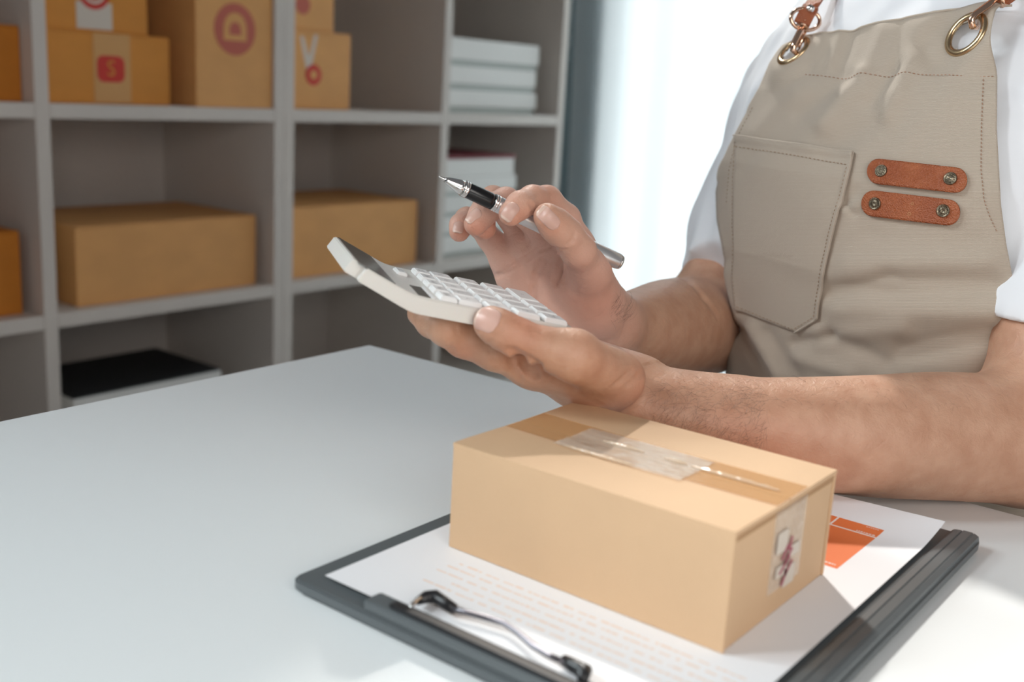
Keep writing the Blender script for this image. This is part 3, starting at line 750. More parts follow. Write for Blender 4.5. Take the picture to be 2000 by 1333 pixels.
# clip on the lower side
dn = PR.T @ np.array([0, 0, -1.0]); dn[2] = 0; dn /= np.linalg.norm(dn); sdv = np.cross(dn, [0, 0, 1.0])
def clip_sec(z, d, wd, th): return [dn * (d) + sdv * wd + np.array([0, 0, z]), dn * (d) - sdv * wd + np.array([0, 0, z]), dn * (d + th) - sdv * wd + np.array([0, 0, z]), dn * (d + th) + sdv * wd + np.array([0, 0, z])]
secs = [(fr(1110), .0064, .0011), (fr(1150), .0066, .0013), (fr(1180), .0068, .0016), (fr(1192), .0068, .0017), (fr(1199), .0066, .0017)]
V, F = [], []
for z, d, wd in secs: V += clip_sec(z, d, wd, 0.0008)
for i in range(len(secs) - 1):
    for j in range(4): a = i * 4; F.append((a + j, a + (j + 1) % 4, a + 4 + (j + 1) % 4, a + 4 + j))
F += [(3, 2, 1, 0), (16, 17, 18, 19)]
meshobj('pocket_clip', V, F, M['chrome'], pen)
boxv = [dn * .0050 + sdv * s + np.array([0, 0, z]) for z in (fr(1190), fr(1197)) for s in (-.0012, .0012)] + [dn * .0070 + sdv * s + np.array([0, 0, z]) for z in (fr(1190), fr(1197)) for s in (-.0012, .0012)]
meshobj('clip_post', boxv, [(0, 1, 3, 2), (4, 6, 7, 5), (0, 2, 6, 4), (1, 5, 7, 3), (0, 4, 5, 1), (2, 3, 7, 6)], M['chrome'], pen)

#@@PERSON
# ================================================================== PERSON
WD = np.array([.40, .917, 0]); WD /= np.linalg.norm(WD); FD = np.array([-WD[1], WD[0], 0])   # width (towards far shoulder) / facing
TOR = np.array([[-.34, .925, .285, .172, .125], [-.05, .918, .280, .156, .118], [.05, .913, .280, .158, .120], [.13, .906, .283, .172, .127],
                [.20, .910, .285, .177, .127], [.26, .922, .286, .174, .120], [.31, .938, .289, .160, .105], [.345, .950, .292, .135, .085], [.37, .958, .294, .10, .065]])
NE = 2.3
def tor_par(z): return [np.interp(z, TOR[:, 0], TOR[:, i]) for i in (1, 2, 3, 4)]
def tor_r(p, off=0.0):
    """0 on the torso surface (+off), in units of metres roughly; p (n,3)"""
    cx_, cy_, a, b = tor_par(p[:, 2])
    dx = p[:, 0] - cx_; dy = p[:, 1] - cy_
    u = np.abs(dx * WD[0] + dy * WD[1]) / (a + off); v = np.abs(dx * FD[0] + dy * FD[1]) / (b + off)
    r = (u ** NE + v ** NE) ** (1 / NE)
    return (r - 1) * (np.minimum(a, b) + off)
def hit(px, py, off=0.008):
    """where the view ray meets the torso surface grown by off (or passes closest to it)"""
    d = ray(px, py); t = np.linspace(0.6, 1.5, 1400); P = CAM + d[None] * t[:, None]
    r = tor_r(P, off); neg = np.nonzero(r < 0)[0]
    if len(neg) and neg[0] > 0:
        i = neg[0]; f = r[i - 1] / (r[i - 1] - r[i]); return P[i - 1] * (1 - f) + P[i] * f
    return P[r.argmin()]
def tnormal(p, off=0.008):
    e = 1e-3; q = np.array([p + [e, 0, 0], p - [e, 0, 0], p + [0, e, 0], p - [0, e, 0], p + [0, 0, e], p - [0, 0, e]])
    r = tor_r(q, off); n = np.array([r[0] - r[1], r[2] - r[3], r[4] - r[5]]); return n / np.linalg.norm(n)

# ---- signed distance modelling -------------------------------------
class Prim:
    def __init__(s, a, b, ra, rb, k=0.008, flat=None):
        s.a = np.array(a, float); s.b = np.array(b, float); s.ra = ra; s.rb = rb; s.k = k
        s.c = (s.a + s.b) / 2; s.R = np.linalg.norm(s.b - s.a) / 2 + max(ra, rb)
        s.flat = flat                      # (direction, factor): stretched section
        if flat: s.R *= max(1, flat[1])
    def d(s, P):
        ab = s.b - s.a; pa = P - s.a; L2 = ab @ ab + 1e-12
        h = np.clip((pa @ ab) / L2, 0, 1); r = s.ra + (s.rb - s.ra) * h
        q = pa - h[:, None] * ab
        if s.flat:
            n, f_ = s.flat; c = q @ n; q = q - np.outer(c * (1 - 1 / f_), n)
        return np.sqrt((q * q).sum(1)) - r
def smin(a, b, k):
    h = np.maximum(k - np.abs(a - b), 0) / k
    return np.minimum(a, b) - h * h * k * 0.25
class Figure:
    """base: prims blended one after another; fingers: [(prims, root blend)]; cuts: small grooves"""
    def __init__(s): s.base = []; s.fingers = []; s.cuts = []
    def d(s, P, near=None):
        """near = (centre, radius) of the point cloud to skip far prims"""
        def ok(pr, m=0.02):
            return near is None or np.linalg.norm(pr.c - near[0]) < near[1] + pr.R + m
        D = np.full(len(P), 0.2)
        for pr in s.base:
            if ok(pr, pr.k + 0.012): D = smin(D, pr.d(P), pr.k)
        res = D
        for prims, k in s.fingers:
            sel = [p for p in prims if ok(p)]
            if not sel: continue
            f_ = np.full(len(P), 0.2)
            for p in sel: f_ = smin(f_, p.d(P), p.k)
            res = smin(res, smin(f_, D, k), 0.0012)
        for pr, depth in s.cuts:
            if ok(pr):
                c = pr.d(P); h = np.clip(1 - (c + pr.ra) / (pr.ra * 2.6), 0, 1)
                res = res + depth * h * h * (3 - 2 * h)
        return res
def surface_net(fig, lo, hi, h, B=16):
    lo = np.array(lo, float); n = np.ceil((np.array(hi) - lo) / h / B).astype(int)
    N = n * B + 1
    G = np.full(N, 0.1, np.float32)
    idx = np.stack(np.meshgrid(*[np.arange(k) for k in n], indexing='ij'), -1).reshape(-1, 3)
    cen = lo + (idx + 0.5) * B * h; rad = B * h * math.sqrt(3) / 2
    dc = np.concatenate([fig.d(cen[i:i + 20000]) for i in range(0, len(cen), 20000)])
    loc = np.stack(np.meshgrid(*[np.arange(B + 1)] * 3, indexing='ij'), -1).reshape(-1, 3) * h
    for q, c, d in zip(idx, cen, dc):
        sl = tuple(slice(q[i] * B, q[i] * B + B + 1) for i in range(3))
        if abs(d) < rad + 0.012:
            G[sl] = fig.d(lo + q * B * h + loc, (c, rad)).reshape(B + 1, B + 1, B + 1)
        elif d < 0:
            G[sl] = np.minimum(G[sl], -0.01) if False else -0.01
    S_ = G < 0
    cell = np.zeros(N - 1, bool)
    first = S_[:-1, :-1, :-1]
    for dx in (0, 1):
        for dy in (0, 1):
            for dz in (0, 1):
                cell |= S_[dx:N[0] - 1 + dx, dy:N[1] - 1 + dy, dz:N[2] - 1 + dz] != first
    ci = np.argwhere(cell); vid = np.full(N - 1, -1, np.int32); vid[tuple(ci.T)] = np.arange(len(ci))
    acc = np.zeros((len(ci), 3)); cnt = np.zeros(len(ci))
    corners = [(a, b, c) for a in (0, 1) for b in (0, 1) for c in (0, 1)]
    for a in corners:
        for ax_ in range(3):
            if a[ax_]: continue
            b = list(a); b[ax_] = 1
            ga = G[ci[:, 0] + a[0], ci[:, 1] + a[1], ci[:, 2] + a[2]]; gb = G[ci[:, 0] + b[0], ci[:, 1] + b[1], ci[:, 2] + b[2]]
            m = (ga < 0) != (gb < 0); t = np.where(m, ga / np.where(m, ga - gb, 1), 0)
            p = np.array(a, float)[None] * np.ones((len(ci), 1)); p[:, ax_] += t
            acc += p * m[:, None]; cnt += m
    V = lo + (ci + acc / cnt[:, None]) * h
    F = []
    for ax_ in range(3):
        o = [(1, 2), (2, 0), (0, 1)][ax_]
        sa = [slice(1, -1)] * 3; sa[ax_] = slice(0, -1); sb = [slice(1, -1)] * 3; sb[ax_] = slice(1, None)
        A_ = S_[tuple(sa)]; B_ = S_[tuple(sb)]; e = np.argwhere(A_ != B_)
        off = np.ones(3, int); off[ax_] = 0; e = e + off
        e0 = np.zeros(3, int); e0[o[0]] = 1; e1 = np.zeros(3, int); e1[o[1]] = 1
        q = [vid[tuple((e - e0 - e1).T)], vid[tuple((e - e1).T)], vid[tuple(e.T)], vid[tuple((e - e0).T)]]
        q = np.stack(q, 1); inside = S_[tuple(e.T)]
        q[~inside] = q[~inside][:, ::-1]; F.append(q)
    F = np.concatenate(F); F = F[(F >= 0).all(1)]
    # pull the vertices onto the true surface
    return V, F
def project(fig, V, it=1):
    e = 4e-4
    for _ in range(it):
        ids = np.floor((V - V.min(0)) / 0.03).astype(int); key_ = ids[:, 0] * 1000000 + ids[:, 1] * 1000 + ids[:, 2]
        order = np.argsort(key_, kind='stable'); ks = key_[order]; cut = np.concatenate([[0], np.nonzero(np.diff(ks))[0] + 1, [len(ks)]])
        V2 = V.copy()
        for i in range(len(cut) - 1):
            s_ = order[cut[i]:cut[i + 1]]; P = V[s_]; c = (P.min(0) + P.max(0)) / 2; r = np.linalg.norm(P.max(0) - c) + 0.002
            d = fig.d(P, (c, r)); g = np.stack([(fig.d(P + np.eye(3)[j] * e, (c, r)) - d) / e for j in range(3)], 1)
            gn = np.maximum((g * g).sum(1), 0.25); V2[s_] = P - g * (np.clip(d, -.0015, .0015) / gn)[:, None]
        V = V2
    return V
def mesh_from(name, V, F, m, parent=None):
    me = bpy.data.meshes.new(name); me.vertices.add(len(V)); me.vertices.foreach_set('co', np.asarray(V, np.float32).ravel())
    me.loops.add(F.size); me.loops.foreach_set('vertex_index', F.astype(np.int32).ravel())
    me.polygons.add(len(F)); k = F.shape[1]; me.polygons.foreach_set('loop_start', np.arange(0, F.size, k, dtype=np.int32)); me.polygons.foreach_set('loop_total', np.full(len(F), k, np.int32))
    me.update(calc_edges=True); me.validate()
    return link(name, me, m, parent, True)

fig = Figure()
def chain(pts, k=0.004): return [Prim(pts[i][0], pts[i + 1][0], pts[i][1], pts[i + 1][1], k) for i in range(len(pts) - 1)]
def J(px, py, D, r): return (at(px, py, D), r)

def spline(pts, n):
    P = np.array([list(p) + [r] for p, r in pts]); k = len(P); E_ = np.vstack([2 * P[0] - P[1], P, 2 * P[-1] - P[-2]]); out = []
    for t in np.linspace(0, k - 1 - 1e-6, n):
        i = int(t); u = t - i; a, b, c, d = E_[i], E_[i + 1], E_[i + 2], E_[i + 3]
        q = 0.5 * (2 * b + (c - a) * u + (2 * a - 5 * b + 4 * c - d) * u * u + (3 * b - a - 3 * c + d) * u ** 3); out.append((q[:3], float(q[3])))
    return out
# ---------------- near (left) arm: palm up under the calculator
eL = J(2032, 862, .722, .041)
armL = spline([J(1248, 782, .690, .0199), J(1300, 797, .684, .0207), J(1400, 822, .685, .0260), J(1550, 844, .688, .0328), J(1700, 852, .694, .0370), J(1850, 852, .709, .0402), eL], 26)
fl = FWD * 1.0
for i in range(len(armL) - 1):
    fig.base.append(Prim(armL[i][0], armL[i + 1][0], armL[i][1], armL[i + 1][1], 0.006 if i else .012))
# second bone line gives the wrist its oval section
for a, b, ra, rb in ((J(1262, 768, .700, .017), J(1420, 800, .702, .020), .0165, .020), (J(1238, 798, .674, .012), J(1400, 836, .678, .018), .013, .018)):
    fig.base.append(Prim(a[0], b[0], ra, rb, 0.014))
shL = at(2165, 150, .80)
fig.base.append(Prim(eL[0], at(2080, 600, .745), .0405, .046, 0.02))
fig.base.append(Prim(at(2080, 600, .745), shL, .046, .052, 0.02))
# palm of the left hand
def C3(px, py, wn_): return calp(px, py, wn_)
iM = at(1040, 715, .645); mM = at(1072, 700, .658); rM = at(1096, 690, .672); lM = at(1112, 682, .690)
wr1 = at(1232, 767, .690); wr2 = at(1240, 755, .700)
for a, b, ra, rb in ((iM, wr1, .0122, .0175), (mM, wr1, .0120, .0165), (rM, wr2, .0115, .0160), (lM, wr2, .0105, .0150)):
    fig.base.append(Prim(a, b, ra, rb, 0.012))
thM = at(1121, 695, .609); thC = at(1208, 740, .646)
fig.base.append(Prim(thM, thC, .0128, .0158, 0.014))                      # thumb metacarpal
fig.base.append(Prim(at(1075, 715, .636), at(1170, 752, .656), .0088, .0150, 0.014))  # web between thumb and index
fig.base.append(Prim(at(1130, 738, .668), at(1200, 766, .684), .0150, .0170, 0.014))  # side of the palm
# fingers of the left hand, under the calculator
def under(px, py, r, gap=0.0004): return (calp(px, py, -0.0118 - r - gap), r)
thumb = [(thM, .0125), (at(1062, 679, .604), .0107), (at(1010, 660, .6025), .0104), (at(975, 642, .6015), .0100), (at(957, 631, .6025), .0094)]
fig.fingers.append((chain(thumb, .005), .012))
idx = [(iM, .0118), (at(965, 688, .634), .0106), (at(906, 661, .638), .0112), under(872, 643, .0098), under(845, 628, .0095), under(822, 612, .0082)]
fig.fingers.append((chain(idx, .004), .010))
mid_ = [(mM, .0115), (at(1000, 674, .660), .0105), under(952, 655, .0105), under(925, 640, .0095), under(900, 626, .0092), under(878, 612, .0080)]
fig.fingers.append((chain(mid_, .004), .009))
rin = [(rM, .0110), (at(1030, 668, .682), .0100), under(985, 645, .0098), under(955, 630, .0088), under(930, 616, .0078)]
fig.fingers.append((chain(rin, .004), .009))
lit = [(lM, .0100), (at(1065, 665, .700), .0090), under(1030, 640, .0088), under(1005, 625, .0078), under(985, 612, .0070)]
fig.fingers.append((chain(lit, .004), .009))

# ---------------- far (right) arm: palm to the camera, holding the pen
eR = J(1378, 632, .985, .042)
armR = spline([J(1188, 632, .778, .0205), J(1215, 640, .81, .0235), J(1262, 645, .855, .0325), J(1312, 642, .91, .0405), eR], 18)
for i in range(len(armR) - 1):
    fig.base.append(Prim(armR[i][0], armR[i + 1][0], armR[i][1], armR[i + 1][1], 0.006 if i else .012))
shR = at(1558, 185, 1.045)
fig.base.append(Prim(eR[0], at(1470, 480, 1.018), .042, .047, 0.02)); fig.base.append(Prim(at(1470, 480, 1.018), shR, .047, .052, 0.02))
# palm
wR = at(1168, 612, .768)
MI = at(1122, 478, .722); MM = at(1083, 474, .735); MR = at(1036, 482, .747); ML = at(990, 502, .757)
for a, b, ra, rb in ((MI, at(1162, 595, .762), .0110, .0150), (MM, at(1150, 606, .768), .0112, .0150), (MR, at(1132, 616, .772), .0112, .0150), (ML, at(1112, 622, .774), .0108, .0150),
                     (at(1120, 625, .772), wR, .0160, .0195), (wR, armR[0][0], .0195, .0205)):
    fig.base.append(Prim(a, b, ra, rb, 0.012))
fig.base.append(Prim(at(1128, 560, .742), at(1150, 600, .752), .0165, .0170, 0.014))     # thenar
fig.base.append(Prim(at(1150, 525, .716), at(1156, 590, .748), .0116, .0170, 0.016))
fig.base.append(Prim(at(1010, 545, .762), at(1100, 625, .764), .0130, .0170, 0.014))     # hypothenar
fig.base.append(Prim(at(1140, 560, .775), at(1165, 615, .782), .0150, .0190, 0.014))     # back of the hand
# thumb
thR = [(at(1152, 532, .716), .0116), (at(1130, 490, .689), .0105), (at(1106, 459, .679), .0101), (at(1085, 440, .673), .0098), (at(1069, 424, .667), .0086)]
fig.fingers.append((chain(thR, .005), .012))
# index: up and over, tip resting on the pen
ixR = [(MI, .0110), (at(1104, 428, .712), .0096), (at(1068, 392, .698), .0092), (at(1040, 390, .686), .0086), (at(1016, 401, .674), .0083), (at(998, 418, .6685), .0076)]
fig.fingers.append((chain(ixR, .004), .009))
mdR = [(MM, .0108), (at(1035, 425, .728), .0092), (at(988, 394, .716), .0090), (at(958, 404, .706), .0085), (at(942, 419, .700), .0082), (at(929, 438, .696), .0076)]
fig.fingers.append((chain(mdR, .004), .009))
rgR = [(MR, .0106), (at(1000, 428, .748), .0088), (at(963, 389, .745), .0086), (at(946, 410, .730), .0082), (at(942, 432, .718), .0078), (at(948, 447, .712), .0070)]
fig.fingers.append((chain(rgR, .004), .009))
ltR = [(ML, .0098), (at(958, 468, .757), .0082), (at(932, 436, .757), .0080), (at(912, 428, .744), .0076), (at(901, 440, .733), .0074), (at(897, 453, .728), .0068)]
fig.fingers.append((chain(ltR, .004), .009))
# pull of skin creases (grooves)
def groove(pts, r=0.0016, depth=0.0012, fn=None):
    for i in range(len(pts) - 1):
        fig.cuts.append((Prim(pts[i], pts[i + 1], r, r), depth))
def surf(px, py, D0=.55, D1=1.1):
    """first hit of the figure along a pixel's view ray"""
    d = ray(px, py); t = np.linspace(D0, D1, 700); P = CAM + d[None] * t[:, None]; r = fig.d(P); neg = np.nonzero(r < 0)[0]
    if not len(neg): return P[r.argmin()]
    i = neg[0]; 
    if i == 0: return P[0]
    f_ = r[i - 1] / (r[i - 1] - r[i]); return P[i - 1] * (1 - f_) + P[i] * f_
CRE = [([(966, 540), (990, 530), (1010, 517), (1030, 505), (1050, 490), (1076, 480)], .0013, .0010),
       ([(1046, 600), (1043, 565), (1047, 535), (1060, 510), (1084, 487)], .0015, .0013),
       ([(1083, 547), (1092, 525), (1094, 512)], .0022, .0022), ([(1100, 548), (1104, 530)], .0012, .0010),
       ([(1000, 500), (1020, 520), (1036, 548)], .0010, .0006), ([(1085, 485), (1100, 490)], .0012, .0012),
       ([(1022, 487), (1032, 470)], .0010, .0008),
       ([(1000, 690), (1012, 697), (1028, 712), (1041, 730)], .0022, .0040), ([(1030, 700), (1048, 712), (1066, 727)], .0016, .0030), ([(997, 700), (1003, 720), (1016, 740)], .0014, .0009),
       ([(1205, 750), (1222, 735), (1236, 724)], .0012, .0009), ([(1228, 752), (1245, 736), (1258, 727)], .0012, .0008),
       ([(958, 667), (957, 685), (966, 706)], .0010, .0006), ([(890, 640), (893, 652)], .0010, .0007), ([(880, 680), (886, 690)], .001, .0006),
       ([(1035, 398), (1041, 405), (1040, 414)], .0010, .0007), ([(1065, 404), (1058, 415)], .0012, .001),
       ([(1123, 455), (1118, 470), (1108, 478)], .0010, .0006), ([(1084, 489), (1098, 492), (1108, 488)], .0010, .0008),
       ([(1318, 528), (1345, 548), (1375, 580), (1400, 612)], .0032, .0010)]
pend = []
for pts, r, dp in CRE: pend.append(([surf(a, b) for a, b in pts], r, dp))
for pts, r, dp in pend: groove(pts, r * 1.0, dp * 1.5)

person = empty('person', (0.93, 0.29, FL), 'person in a white t-shirt and beige apron, holding a calculator and a pen', 'person')
def pl(o): o.parent = person; o.matrix_parent_inverse = Matrix.Translation((-0.93, -0.29, -FL)); return o

lo = (0.40, 0.05, -0.01); hi = (1.05, 0.57, 0.31)
HH = 0.0014
Vb, Fb = surface_net(fig, lo, hi, HH)
Vb = project(fig, Vb, 1)
print('body', len(Vb), len(Fb))
# trunk, neck, head inside/above the clothes: coarser
trunk = Figure()
tc_ = lambda z: np.array([np.interp(z, TOR[:, 0], TOR[:, 1]), np.interp(z, TOR[:, 0], TOR[:, 2]), z])
trunk.base += [Prim(tc_(-.30), tc_(.10), .085, .080, .03, (WD, 1.45)), Prim(tc_(.10), tc_(.27), .080, .072, .03, (WD, 1.5))]
for sh in (shL, shR): trunk.base.append(Prim(tc_(.27), sh, .055, .046, .05))
NK = np.array([.965, .293, .33]); HD = NK + np.array([-.035, .012, .19])
trunk.base += [Prim(NK - [0, 0, .06], NK + np.array([-.015, .005, .10]), .060, .054, .03),
               Prim(HD + [0, 0, .02], HD + np.array([.012, -.004, .03]), .078, .080, .03),
               Prim(HD + FD * .035 - [0, 0, .03], HD + FD * .05 - [0, 0, .065], .052, .036, .04),
               Prim(HD + FD * .070 + [0, 0, .0], HD + FD * .098 - [0, 0, .022], .008, .013, .012),
               Prim(HD + FD * .074 - [0, 0, .046] + WD * .014, HD + FD * .074 - [0, 0, .046] - WD * .014, .010, .010, .008),
               Prim(HD + FD * .066 + [0, 0, .018] + WD * .035, HD + FD * .066 + [0, 0, .018] - WD * .035, .012, .012, .012)]
for s in (1, -1):
    e0 = HD + WD * s * .078 + np.array([0, 0, -.005]); trunk.base.append(Prim(e0, e0 + np.array([0, 0, .03]), .010, .013, .008))
Vt, Ft = surface_net(trunk, (.72, .0, -.34), (1.16, .62, .66), 0.006, 8)
# legs are separate clothes (trousers)
V_all = np.concatenate([Vb, Vt]); F_all = np.concatenate([Fb, Ft + len(Vb)])
body = pl(mesh_from('body', V_all, F_all, M['skin'])); body['label'] = 'bare forearms and hands, one on the calculator and one with the pen'
# colour attributes
n = len(V_all); red = np.zeros(n, np.float32); pink = np.zeros(n, np.float32)
for p, r, s_ in ((at(1015, 645, .603), .013, .75), (at(1150, 690, .61), .016, .25), (at(897, 690, .63), .012, .35), (at(945, 640, .60), .010, .25),
                 (at(1053, 372, .69), .012, .35), (at(1128, 470, .70), .012, .25), (at(928, 452, .69), .010, .6), (at(1000, 428, .665), .010, .45), (at(897, 455, .72), .010, .5),
                 (at(1150, 575, .73), .022, .35), (at(1072, 440, .66), .010, .35), (at(950, 455, .71), .010, .7), (at(1250, 752, .64), .018, .30), (at(1450, 895, .66), .03, .35), (at(1030, 712, .62), .012, .5), (at(1130, 500, .71), .010, .3)):
    d = np.linalg.norm(V_all - p, axis=1); red = np.maximum(red, s_ * np.exp(-(d / r) ** 2))
pc = at(1060, 550, .74); d = np.linalg.norm(V_all - pc, axis=1); pink = np.clip(1 - (d - .055) / .05, 0, 1).astype(np.float32)
pc2 = at(930, 430, .70); d = np.linalg.norm(V_all - pc2, axis=1); pink = np.maximum(pink, np.clip(1 - (d - .035) / .03, 0, 1))
for nm, arr in (('red', red), ('pink', pink)):
    a = body.data.attributes.new(nm, 'FLOAT', 'POINT'); a.data.foreach_set('value', arr.astype(np.float32))

# ---- fingernails
def nail(px, py, tip, base, wid, name_l=None, curve=1.0):
    """nail centred under a pixel; tip/base pixels give its length direction"""
    c = surf(px, py); e = 4e-4
    g = np.array([fig.d((c + np.eye(3)[j] * e)[None])[0] - fig.d((c - np.eye(3)[j] * e)[None])[0] for j in range(3)]); nrm = g / np.linalg.norm(g)
    # turn the nail a little towards where its outline says it faces
    D = (c - CAM) @ FWD
    tdir = at(*tip, D) - at(*base, D); tdir -= nrm * (tdir @ nrm)
    ln = np.linalg.norm(at(*tip, D) - at(*base, D)) * 1.06; tdir /= np.linalg.norm(tdir); sd_ = np.cross(nrm, tdir)
    nu, nv = 13, 16; V, F = [], []; mi = []
    for j in range(nv + 1):
        v = j / nv                          # 0 base .. 1 tip
        hw = wid / 2 * (1 if True else 1)
        prof = min(1, math.sqrt(max(0, 1 - ((0.30 - v) / 0.30) ** 2)) if v < .30 else 1)
        prof2 = math.sqrt(max(0, 1 - ((v - .78) / .24) ** 2)) if v > .78 else 1
        hw *= (0.18 + .82 * prof) * (0.25 + .75 * prof2)
        for i in range(nu + 1):
            t = (i / nu * 2 - 1); s_ = hw * t
            p = c + tdir * (v - .5) * ln + sd_ * s_
            # drop onto the finger, then lift
            for _ in range(3): p = p - nrm * np.clip(fig.d(p[None])[0], -.004, .004)
            lift = .00025 + .00035 * (1 - t * t) + (0.0006 * max(0, v - .8) / .2)
            V.append(p + nrm * lift)
    n0 = len(V)
    V += [p - nrm * .0006 for p in V]
    for j in range(nv):
        for i in range(nu):
            a = j * (nu + 1) + i; F.append((a, a + 1, a + nu + 2, a + nu + 1)); mi.append(1 if j >= nv - 2 else 0)
    rim = [i for i in range(nu + 1)] + [(j + 1) * (nu + 1) - 1 for j in range(1, nv + 1)] + [nv * (nu + 1) + i for i in range(nu - 1, -1, -1)] + [j * (nu + 1) for j in range(nv - 1, 0, -1)]
    for k in range(len(rim)): a, b = rim[k], rim[(k + 1) % len(rim)]; F.append((b, a, a + n0, b + n0)); mi.append(0)
    o = meshobj('fingernail', V, F, [M['nail'], M['nail_tip']], None, True, mi)
    o.parent = body; o.matrix_parent_inverse = Matrix.Translation((-0.93, -0.29, -FL)) @ Matrix.Identity(4)
    o.matrix_parent_inverse = Matrix.Identity(4)
    if name_l: o['label'] = name_l
    return o
NAILS = [((950, 622), (930, 612), (976, 635), .0138), ((996, 412), (985, 428), (1008, 398), .0085), ((1073, 428), (1058, 412), (1092, 446), .0092),
         ((924, 421), (909, 432), (934, 410), .0075), ((895, 443), (893, 455), (897, 432), .0072)]
for c_, t_, b_, wd_ in NAILS: nail(*c_, t_, b_, wd_)

# ---- arm hair: thin dark strands (nobody could count them)
def hairs(name, region, count, seed, length=(.006, .014), drift=(1, 0)):
    rg = np.random.default_rng(seed); V, F = [], []
    for _ in range(count):
        px = rg.uniform(region[0], region[2]); py = rg.uniform(region[1], region[3])
        p = surf(px, py); e = 4e-4
        if abs(fig.d(p[None])[0]) > 1e-3: continue
        g = np.array([fig.d((p + np.eye(3)[j] * e)[None])[0] - fig.d((p - np.eye(3)[j] * e)[None])[0] for j in range(3)]); nr = g / np.linalg.norm(g)
        D = (p - CAM) @ FWD; t = at(px + drift[0] * 10, py + drift[1] * 10, D) - at(px, py, D); t = t / np.linalg.norm(t) + rg.normal(0, .55, 3); t -= nr * (t @ nr); t /= np.linalg.norm(t)
        L2 = rg.uniform(*length); cv = np.cross(nr, t) * rg.normal(0, .5)
        pts = [p + t * L2 * s + cv * L2 * s * s + nr * (L2 * .28 * math.sin(PI * min(1, s * .8)) + .0001) for s in (0, .33, .66, 1)]
        sv = np.cross(t, nr); n0 = len(V); r = 0.00004
        for i, q in enumerate(pts):
            rr = r * (1.1 - .8 * i / 3); V += [q + sv * rr, q - sv * rr * .5 + nr * rr, q - sv * rr * .5 - nr * rr]
        for i in range(3):
            for j in range(3): a = n0 + i * 3; F.append((a + j, a + (j + 1) % 3, a + 3 + (j + 1) % 3, a + 3 + j))
    o = meshobj(name, V, F, M['hair'], None); o.parent = body; o['kind'] = 'stuff'; return o
hairs('arm_hair', (1275, 752, 1500, 890), 520, 1, (.007, .016), (-.8, .6))
hairs('arm_hair', (1192, 588, 1232, 632), 60, 2, (.006, .012), (.3, -.8))
hairs('arm_hair', (1300, 738, 1900, 800), 160, 5, (.003, .007), (-1, .2))

# ---- t-shirt
shirt = Figure()
class Tor:
    def __init__(s, off, k): s.off = off; s.k = k; s.c = np.array([.93, .29, 0]); s.R = 9
    def d(s, P):
        d = tor_r(P, s.off)
        d = np.maximum(d, P[:, 2] - .365); return np.maximum(d, -.33 - P[:, 2])
shirt.base.append(Tor(0.002, .03))
slvR = at(1478, 430, 1.02); slvRe = at(1440, 545, .985)
shirt.base.append(Prim(tc_(.285), shR + np.array([-.004, -.004, -.012]), .055, .050, .05))
shirt.base.append(Prim(shR + np.array([0, 0, -.008]), slvR, .052, .054, .04)); shirt.base.append(Prim(slvR, slvRe, .054, .053, .03))
slvLe = at(2086, 617, .745); slvL = at(2116, 460, .765)
shirt.base.append(Prim(tc_(.285), shL + np.array([0, 0, -.01]), .062, .056, .05))
shirt.base.append(Prim(shL, slvL, .056, .058, .03)); shirt.base.append(Prim(slvL, slvLe, .058, .0615, .03))
axR = (slvRe - slvR) / np.linalg.norm(slvRe - slvR); axL = (slvLe - slvL) / np.linalg.norm(slvLe - slvL)
hemR = at(1395, 522, .975); hemL = at(2000, 618, .70)
hemRn = axR * .9 + np.array([0, 0, -.3]); hemRn /= np.linalg.norm(hemRn)
class Shirt(Figure):
    def d(s, P, near=None):
        D = np.full(len(P), .3)
        for pr in s.base[:1]: D = smin(D, pr.d(P), pr.k)
        for pr in s.base[1:2] + s.base[4:5]: D = smin(D, pr.d(P), .05)
        A = np.full(len(P), .3)
        for pr in s.base[2:4]: A = smin(A, pr.d(P), .03)
        A = np.maximum(A, (P - slvRe) @ axR)
        B_ = np.full(len(P), .3)
        for pr in s.base[5:7]: B_ = smin(B_, pr.d(P), .03)
        B_ = np.maximum(B_, (P - slvLe - axL * .0) @ np.array([0, 0, -1.0]) )
        D = smin(smin(D, A, .025), B_, .008)
        # neck opening
        q = P - (NK + np.array([0, 0, .02])); rr = np.sqrt(q[:, 0] ** 2 + q[:, 1] ** 2 + (q[:, 2] * .6) ** 2)
        D = np.maximum(D, .066 - rr)
        # soft folds
        f_ = .0012 * np.sin(P[:, 2] * 62 + 9 * np.sin(P[:, 1] * 14 + P[:, 0] * 11)) + .0007 * np.sin(P[:, 0] * 110 + P[:, 2] * 60 + 3 * np.sin(P[:, 1] * 60))
        return D + f_
sh2 = Shirt(); sh2.base = shirt.base
Vs, Fs = surface_net(sh2, (.74, .02, -.34), (1.16, .62, .40), 0.0038, 12)
print('shirt', len(Vs))
tee = pl(mesh_from('t_shirt', Vs, Fs, M['shirt'])); tee['label'] = 'plain white crew neck t-shirt with short sleeves'
md = tee.modifiers.new('smooth', 'SMOOTH'); md.iterations = 3; md.factor = 0.5
# collar rib
cpts = []
for k in range(40):
    a = 2 * PI * k / 40; q = NK + FD * math.cos(a) * .078 + WD * math.sin(a) * .082 + np.array([-.006, .002, .018 - .026 * math.cos(a)])
    cpts.append(q)
V, F = tube(cpts, .0062, 8, True); o = meshobj('collar', V, F, M['shirt'], None, True); o.parent = tee

